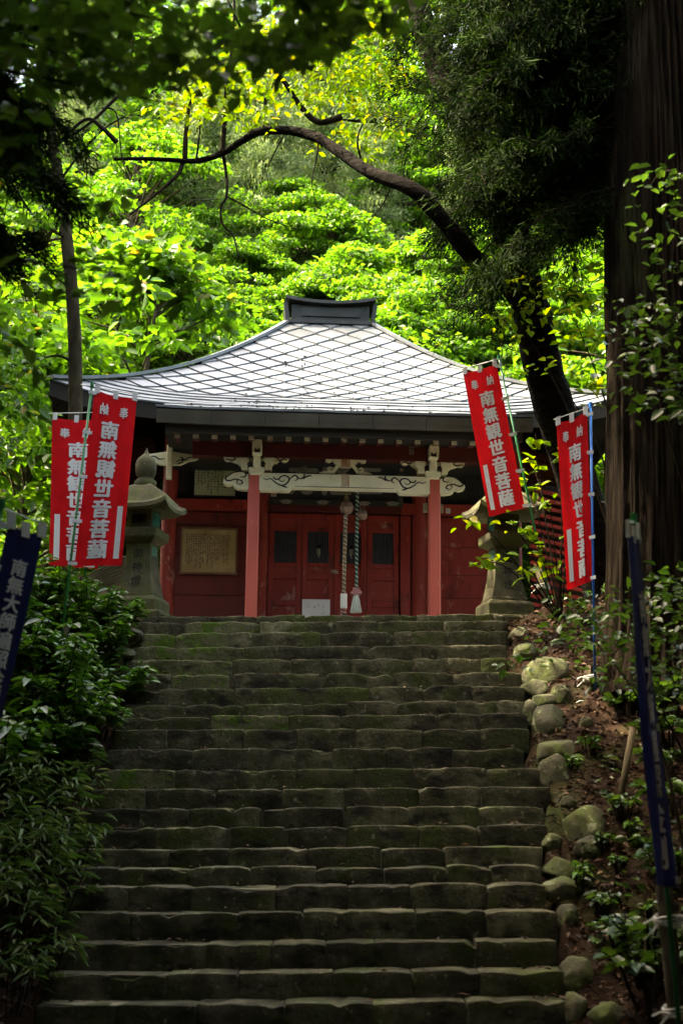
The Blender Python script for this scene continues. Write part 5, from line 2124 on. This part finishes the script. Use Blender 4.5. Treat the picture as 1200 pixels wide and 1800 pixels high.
limb(cherry, 'trunk', [(1075, 1090, 18.2), (1050, 980, 17.9), (1010, 830, 17.4), (965, 690, 16.8), (935, 560, 16.3), (905, 440, 15.9), (868, 320, 15.7), (820, 210, 15.6), (770, 110, 15.6), (730, 0, 15.6), (700, -160, 15.6)], .29, .13, 'bark_cherry', 18, .16)
limb(cherry, 'limb', [(925, 545, 16.2), (885, 495, 15.6), (835, 455, 15.1), (780, 390, 14.8), (735, 340, 14.7), (690, 318, 14.8), (645, 300, 15.1), (600, 270, 15.4), (560, 243, 15.7), (510, 230, 15.9), (460, 230, 16.0),
                      (425, 248, 16.1), (390, 270, 16.2), (345, 283, 16.2), (300, 281, 16.1), (250, 279, 16.0), (200, 280, 15.9)], .128, .018, 'bark_cherry', 14, .2, .75)
for pts, r in (([(462, 228, 16.5), (455, 205, 16.5)], .05), ([(325, 283, 16.2), (328, 225, 16.2), (335, 180, 16.1), (352, 150, 16.0)], .035), ([(390, 270, 16.3), (395, 215, 16.3), (398, 160, 16.3), (410, 60, 16.2), (412, -40, 16.2)], .035),
               ([(392, 272, 16.3), (398, 310, 16.3), (398, 345, 16.2), (388, 365, 16.2), (392, 395, 16.2), (410, 415, 16.2), (420, 455, 16.1)], .022), ([(398, 345, 16.2), (430, 362, 16.1), (470, 385, 16.0), (530, 405, 15.9)], .014),
               ([(322, 285, 16.2), (310, 310, 16.1), (270, 345, 16.0), (228, 378, 15.9)], .03), ([(600, 205, 16.2), (560, 215, 16.3), (530, 190, 16.3), (500, 145, 16.2), (470, 110, 16.1), (435, 70, 16.1), (400, 0, 16.0)], .045),
               ([(660, 212, 16.4), (630, 213, 16.3), (600, 210, 16.2)], .03), ([(205, 250, 15.0), (180, 225, 15), (150, 210, 15), (100, 255, 15), (60, 280, 14.8)], .03), ([(290, 130, 15.2), (220, 160, 15.1), (160, 215, 15), (100, 255, 15)], .03),
               ([(560, 243, 16.7), (556, 280, 16.6), (548, 320, 16.5), (556, 360, 16.5)], .012), ([(640, 298, 16.9), (628, 250, 16.8), (640, 215, 16.8), (668, 196, 16.8)], .016), ([(690, 320, 17), (672, 360, 17), (640, 400, 16.9)], .012),
               ([(500, 235, 16.6), (470, 300, 16.5), (480, 345, 16.5)], .010), ([(345, 283, 16.2), (352, 215, 16.1), (340, 200, 16.1)], .014), ([(180, 190, 15.1), (205, 200, 15), (215, 280, 15), (230, 320, 15)], .012)):
    limb(cherry, 'branch', pts, r, r * .35, 'twig', 7, .15)


def leaves_at(parent, name, pts3, size, lf, six=True, tilt=.5, var=None, hang=.2, ratio=.45):
    n = len(pts3)
    C = np.array(pts3) - np.array(parent.location)
    D = RNG.normal(size=(n, 3)) * np.array([1, 1, .45]) + np.array([0, 0, -hang])
    N = np.array([0, -.15, 1.0]) + RNG.normal(size=(n, 3)) * tilt
    L = size * RNG.uniform(.6, 1.25, n)
    me = leaf_mesh(name, C, D, N, L, L * ratio, MT[lf], six=six, var=var)
    return link(bpy.data.objects.new(name, me), parent)


def px_cloud(n, fn):
    return np.array([P(*fn()) for _ in range(n)])


# cherry leaves: loose sprays along the twigs above the roof and high out of the frame
def spray_clumps(centres, per, spread_px, dY):
    out = []
    for (x, y, Y, k) in centres:
        for _ in range(int(per * k)):
            out.append(P(random.gauss(x, spread_px * (.7 + .6 * k)), random.gauss(y, spread_px * .55), Y + random.gauss(0, dY)))
    return np.array(out)


cl_ = [(470, 60, 16.2, 1), (520, 110, 16.4, 1.2), (580, 90, 16.5, 1.1), (620, 130, 16.6, 1.2), (560, 170, 16.5, .9), (640, 190, 16.7, .8), (660, 60, 16.8, 1.2), (600, 30, 16.6, 1.2), (530, 30, 16.4, 1), (690, 130, 16.8, .9),
       (480, 160, 16.3, .5), (610, 240, 16.8, .5), (430, 150, 16.2, .7), (390, 190, 16.1, .8), (350, 170, 16.1, 1), (420, 120, 16.2, 1.0), (370, 130, 16.1, 1.0), (320, 200, 16.1, .6), (460, 210, 16.4, .4), (690, 20, 17, 1.2),
       (560, -60, 16.5, 1.5), (480, -80, 16.3, 1.5), (650, -80, 16.8, 1.5), (740, -80, 17, 1.5), (690, 220, 16.9, .5), (650, 270, 16.9, .3)]
leaves_at(cherry, 'foliage', spray_clumps(cl_, 170, 24, .5), .105, 'lf_young', hang=.45, ratio=.5)
# leaves high above the frame belong to the same crown and shade the terrace
hi = []
for _ in range(22):
    c = Vector((random.uniform(-4.5, 5.5), random.uniform(14.2, 21.0), random.uniform(12.2, 16.5)))
    if c.z < 1.55 + c.y * .66:
        continue
    for _ in range(110):
        hi.append((c.x + random.gauss(0, .55), c.y + random.gauss(0, .55), c.z + random.gauss(0, .25)))
leaves_at(cherry, 'upper_foliage', np.array(hi), .16, 'lf_young', ratio=.55)

# ---- slim tree on the left
slim = empty('slim_tree', P(128, 1090, 18.4), label='slim grey trunk rising behind the left banners', cat='tree')
limb(slim, 'trunk', [(122, 1100, 18.4), (126, 950, 18.4), (131, 800, 18.4), (133, 650, 18.4), (126, 500, 18.35), (112, 380, 18.3), (98, 280, 18.2), (84, 180, 18.2), (75, 60, 17.9), (60, -120, 17.8)], .112, .055, 'bark', 14, .12)
for pts, r in (([(130, 640, 18.4), (100, 625, 18.2), (40, 640, 17.8), (-20, 650, 17.7)], .02), ([(118, 420, 18.3), (60, 380, 17.9), (10, 300, 17.7)], .022), ([(104, 320, 18.2), (150, 260, 18.2), (200, 215, 17.9), (280, 180, 17.8)], .02), ([(90, 230, 18.2), (40, 190, 17.8), (0, 100, 17.6)], .02)):
    limb(slim, 'branch', pts, r, r * .4, 'twig', 6)
cl_ = [(40, 640, 17.8, .6), (0, 640, 17.7, .6), (30, 720, 17.8, .5), (10, 770, 17.8, .6), (60, 380, 17.9, .6), (20, 320, 17.8, .7), (160, 250, 18.2, .6), (230, 200, 17.9, .8), (280, 180, 17.8, .8), (30, 190, 17.8, 1.0), (90, 130, 17.8, 1.2),
       (20, 80, 17.7, 1.2), (150, 90, 17.8, 1.2), (240, 110, 17.8, 1.0), (100, 20, 17.8, 1.3), (180, -20, 17.8, 1.3), (20, -40, 17.8, 1.3), (280, 40, 17.8, 1)]
leaves_at(slim, 'foliage', spray_clumps(cl_, 120, 26, .4), .13, 'lf_magnolia', hang=.3, ratio=.5)

# ---- dark cedar boughs at the far left
cl0 = Vector(P(-170, 1250, 9.5))
cl0.z = float(terrain(cl0.x, cl0.y)) - .2
cedL = empty('dark_cedar', cl0, label='dark cedar boughs hanging in at the upper left edge', cat='tree')
big_trunk('trunk', cl0, (cl0.x - .1, cl0.y, 12), .30, .18, .1, MT['bark_cedar'], parent=cedL, nr=40, nring=24, ridge=.03)
bl_ = []
for k in range(26):
    py = rb.uniform(-150, 480)
    bl_.append((P(-165, py - 60, 9.5), P(rb.uniform(-20, 120 if py < 420 else 60), py + rb.uniform(0, 60), 9.5 + rb.uniform(-.8, 1.0))))
bough_tree(cedL, bl_, 17, per=1800, sub=12, subl=.32, blade=(.10, .009), spread=.045, r=.022, droop=.3)

# ---- maple overhanging the camera, out of focus at the top left
ov_b = Vector((-3.6, 4.6, 0))
ov_b.z = float(terrain(ov_b.x, ov_b.y)) - .1
over = empty('overhanging_maple', ov_b, label='dark blurred maple leaves overhanging the top left corner', cat='tree')
limb_w = MB()
tr_ = [Vector((-3.6, 4.6, ov_b.z)), Vector((-3.5, 4.7, 2.5)), Vector((-3.2, 4.9, 4.6)), Vector((-2.7, 5.0, 6.5)), Vector((-2.2, 5.2, 9.0))]
limb_w.tube([p - ov_b for p in smooth_path(tr_)], list(np.linspace(.16, .07, 21)), 10, jitter=.1)
limb_w.build('trunk', MT['bark'], over, smooth=True)
tw_ = MB()
for (a, b) in ((Vector((-3.2, 4.9, 4.6)), P(420, 60, 5.4)), (Vector((-3.0, 5.0, 5.4)), P(640, 10, 5.8)), (Vector((-3.4, 4.8, 3.4)), P(200, 480, 5.6)), (Vector((-3.2, 4.9, 4.3)), P(340, 190, 5.2))):
    b = Vector(b)
    tw_.tube([p - ov_b for p in smooth_path([a, a.lerp(b, .5) + Vector((0, 0, .15)), b])], list(np.linspace(.016, .003, 11)), 6, cap=False)
tw_.build('branches', MT['twig'], over)
cl_ = []
for _ in range(105):
    x, y = random.uniform(-40, 660), random.uniform(-60, 130)
    lim = 150 if x < 380 else 150 - (x - 380) * .34
    if y < lim:
        cl_.append((x, y, random.uniform(4.6, 6.2), random.uniform(.5, 1.1)))
for x, y in ((620, -10), (660, 10), (700, -20), (640, 40), (690, 30), (580, 70), (540, 90), (740, -10), (600, 15), (560, 30), (480, 110)):
    cl_.append((x, y, random.uniform(4.8, 5.8), .8))
for x, y in ((300, 120), (350, 150), (330, 110), (380, 130), (230, 130), (60, 160), (120, 150), (30, 200), (10, 260), (180, 150), (440, 90), (520, 60), (600, 40), (200, 110)):
    cl_.append((x, y, random.uniform(4.6, 5.6), 1.0))
for x, y in ((60, 470), (130, 455), (190, 470), (250, 490), (310, 500), (350, 520), (220, 520), (150, 500), (90, 500), (20, 455), (180, 340), (150, 350), (380, 570), (320, 545), (40, 620), (10, 650)):
    cl_.append((x, y, random.uniform(5.0, 6.0), .28))
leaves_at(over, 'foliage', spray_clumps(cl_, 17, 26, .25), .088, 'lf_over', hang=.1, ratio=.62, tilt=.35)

# ---- shrubby sapling with bright leaves by the right lantern
sap0 = Vector(P(985, 1075, 16.3))
sap0.z = float(terrain(sap0.x, sap0.y)) - .05
sap = empty('young_tree', sap0, label='sapling with bright green leaves beside the right stone lantern', cat='tree')
sw = MB()
tips = [(805, 905, 16.0), (870, 915, 16.0), (835, 990, 15.9), (870, 985, 16.0), (930, 800, 17.0), (905, 830, 17.1), (960, 880, 16.2), (930, 930, 16.1), (920, 1010, 16.0), (1000, 930, 16.4), (980, 1000, 16.2), (950, 960, 16.1),
        (1020, 830, 16.4), (990, 780, 16.5), (940, 760, 16.4), (935, 850, 17.0)]
lp = []
for (x, y, Y) in tips:
    e = Vector(P(x, y, Y))
    mid = sap0.lerp(e, .6) + Vector((random.uniform(-.06, .06), 0, .22))
    path = smooth_path([sap0, mid, e], 8)
    sw.tube([p - sap0 for p in path], list(np.linspace(.010, .003, len(path))), 5, cap=False)
    for k in range(9):
        t = random.uniform(.78, 1.0)
        q = path[int(t * (len(path) - 1))]
        lp.append((q.x + random.gauss(0, .05), q.y + random.gauss(0, .05), q.z + random.gauss(0, .04)))
sw.build('stems', MT['twig'], sap)
leaves_at(sap, 'foliage', np.array(lp), .15, 'lf_young', hang=.1, ratio=.5, tilt=.4)

# ---- dark leafy saplings before the cedar trunk on the right
for lab, b, cl in (('dark leafy sapling across the foot of the great cedar', (1230, 1330, 10.5), [(1180, 1060, 10.3, 1), (1120, 1070, 10.5, 1), (1060, 1080, 10.8, .8), (1150, 1110, 10.3, 1), (1190, 1130, 10.2, 1.1), (1100, 1130, 10.6, .8), (1030, 1110, 11, .7), (980, 1120, 11.2, .5),
                                                                                        (940, 1160, 11.4, .4), (900, 1175, 11.5, .25), (1000, 1090, 11.2, .5), (1170, 1180, 10.2, .9), (1120, 1200, 10.5, .7), (1190, 1230, 10, .9), (1060, 1190, 10.8, .5), (1185, 1020, 10.2, .8), (1140, 1030, 10.4, .7)]),
                   ('dark leaves hanging before the great cedar trunk, mid right', (1300, 1200, 9.0), [(1190, 560, 9, 1), (1150, 600, 9.2, .9), (1120, 640, 9.3, .7), (1190, 650, 9, 1), (1090, 590, 9.5, .5), (1160, 690, 9.1, .8), (1100, 530, 9.5, .4), (1180, 480, 9, .6), (1195, 720, 9, .8), (1130, 560, 9.3, .6), (1110, 700, 9.4, .4),
                                                                                              (1190, 380, 9, .5), (1150, 420, 9.2, .4), (1180, 300, 9, .5), (1140, 330, 9.2, .4)]),
                   ('leafy branch hanging beside the cherry trunk, right of the roof', (1130, 1080, 15.2), [(850, 480, 15.5, .6), (880, 500, 15.4, .6), (910, 490, 15.4, .6), (930, 530, 15.4, .6), (960, 560, 15.3, .6), (900, 580, 15.4, .5), (980, 500, 15.3, .7), (1020, 540, 15.2, .8), (1050, 600, 15.1, .7), (1000, 600, 15.2, .5),
                                                                                                    (1040, 470, 15.2, .7), (870, 560, 15.5, .3), (960, 640, 15.3, .3), (1030, 680, 15.2, .4)])):
    b0 = Vector(P(*b))
    b0.z = float(terrain(b0.x, b0.y)) - .1
    t_ = empty('sapling', b0, label=lab, cat='tree')
    w = MB()
    ends = []
    for q, (x, y, Y, k) in enumerate(cl):
        e = Vector(P(x, y, Y))
        if q % 6 == 0:
            path = smooth_path([b0, b0.lerp(e, .55) + Vector((.15, 0, .35)), e], 6)
            rr0 = .02
        else:
            st_ = min(ends, key=lambda z: (z - e).length)
            path = smooth_path([st_, st_.lerp(e, .5) + Vector((0, 0, .05)), e], 5)
            rr0 = .007
        ends.append(e)
        w.tube([p - b0 for p in path], list(np.linspace(rr0, .003, len(path))), 5, cap=False)
    w.build('stems', MT['twig'], t_)
    far_ = b[2] > 14
    leaves_at(t_, 'foliage', spray_clumps(cl, 44 if not far_ else 42, 30 if not far_ else 20, .25), .085 if not far_ else .12, 'lf_dark' if not far_ else 'lf_young', hang=.05, ratio=.62, tilt=.3)

# pale bare branch right of the blue pole
pb_ = empty('bare_branch', P(1098, 1010, 17.0), label='pale bare branch seen between the blue pole and the cedar', cat='branch')
limb(pb_, 'stem', [(1098, 1060, 17), (1090, 935, 17), (1075, 880, 17), (1066, 840, 17), (1056, 828, 17)], .022, .012, 'pale_twig', 7)
limb(pb_, 'side_twig', [(1076, 885, 17), (1066, 884, 17), (1052, 880, 17)], .010, .005, 'pale_twig', 5)
limb(pb_, 'side_twig', [(1076, 885, 17), (1086, 888, 17), (1096, 886, 17)], .010, .005, 'pale_twig', 5)

# leaves fallen on the roof
rl = MB()
for _ in range(170):
    x = random.uniform(-2.3, 2.4)
    q = random.random()
    p = porch_pt(min(1, q), x, .045) if random.random() < .75 else roof_pt(0, random.uniform(.3, .9), x / 4, .045)
    a = random.uniform(0, 6.28)
    l = random.uniform(.015, .035)
    rl.add([p + Vector((l * math.cos(a + d), l * math.sin(a + d), .01 * (k % 2))) for k, d in enumerate((0, 1.2, 3.1, 4.4))], [(0, 1, 2, 3)])
rlo = rl.build('roof_litter', MT['dark_wood'], None, kind='stuff')
rlo.location, rlo.rotation_euler = (SO[0], SO[1], SZ), (0, 0, YAW)

# ---- mostly unseen trees, added to shade the stairs and the camera
shade_canopy = [tree_mesh('shade_canopy', 71, H=15, R=5.4, nclump=80, per=260, leaf=(.30, .19), flat=.35, base=.5, lf='lf_dark', trunk_r=.24), tree_mesh('shade_canopy', 72, H=10.5, R=4.6, nclump=80, per=240, leaf=(.30, .19), flat=.30, base=.62, lf='lf_dark', trunk_r=.2),
          tree_mesh('shade_canopy', 73, H=14, R=4.4, nclump=90, per=230, leaf=(.30, .19), flat=.30, base=.66, lf='lf_dark', trunk_r=.2)]
for k, (kind, x, y, sc) in enumerate([(1, -5.6, 2.6, 1), (1, 3.5, 1.6, 1), (1, -3.8, -3, 1.0), (1, 3.7, -3.6, 1.0), (1, 4.8, 4.4, 1), (1, 0.4, -8, 1.0), (1, -7.5, 0, 1.0), (1, 7.5, 0, 1.0), (1, -7.0, -9, 1.0), (1, 7.0, -9, 1.0),
                                      (0, -9.5, 13.0, 1.05), (0, -13.0, 20.5, 1.1), (0, 13.5, 17, 1.1), (1, -9, 6.5, 1.0), (1, 9, 5.5, 1.0), (1, -2.5, -14, 1.1), (1, 4.5, -15, 1.1), (0, -14, 9, 1.1), (2, 6.6, 9.5, 1.0), (2, -4.7, 7.0, 1.0), (2, 4.6, 6.6, 1.0), (2, -8.0, 9.4, 1.0), (1, 13, -4, 1.1), (1, -12.5, -4, 1.1), (0, -14.5, 15, 1.2)]):
    add_thing('added_shade_tree', shade_canopy[kind], (x, y, float(terrain(x, y)) - .2), k * 1.1, sc, label='tall leafy tree added around the camera to shade the lower stairs', cat='tree', group='trees added to shade the lower stairs')

under = [tree_mesh('low_shade', 81, H=9, R=4.2, nclump=80, per=170, leaf=(.36, .22), flat=.5, base=.04, lf='lf_dark', trunk_r=.16)]  # low trees added, mostly unseen, to block sky light near the horizon
for k, (x, y) in enumerate([(-3.6, -8.0), (2.6, -7.8), (-8, -5), (8, -4.5), (-9, -13), (-3, -15), (3, -15.5), (9, -13), (-13, -8), (13, -8), (-14, -1), (14, -1), (-13, 5), (13.5, 5), (-12, 10.5), (13, 10.5), (-16, 16), (17, 16), (-8, -20), (0, -21), (8, -20), (-18, -12), (18, -12), (-19, 8), (19, 8)]):
    add_thing('added_low_shade_tree', under[0], (x, y, float(terrain(x, y)) - .3), k * 2.1, 1.25, label='low dense tree added around the camera to block low sky light', cat='tree', group='low trees added to keep sky light off the lower stairs')
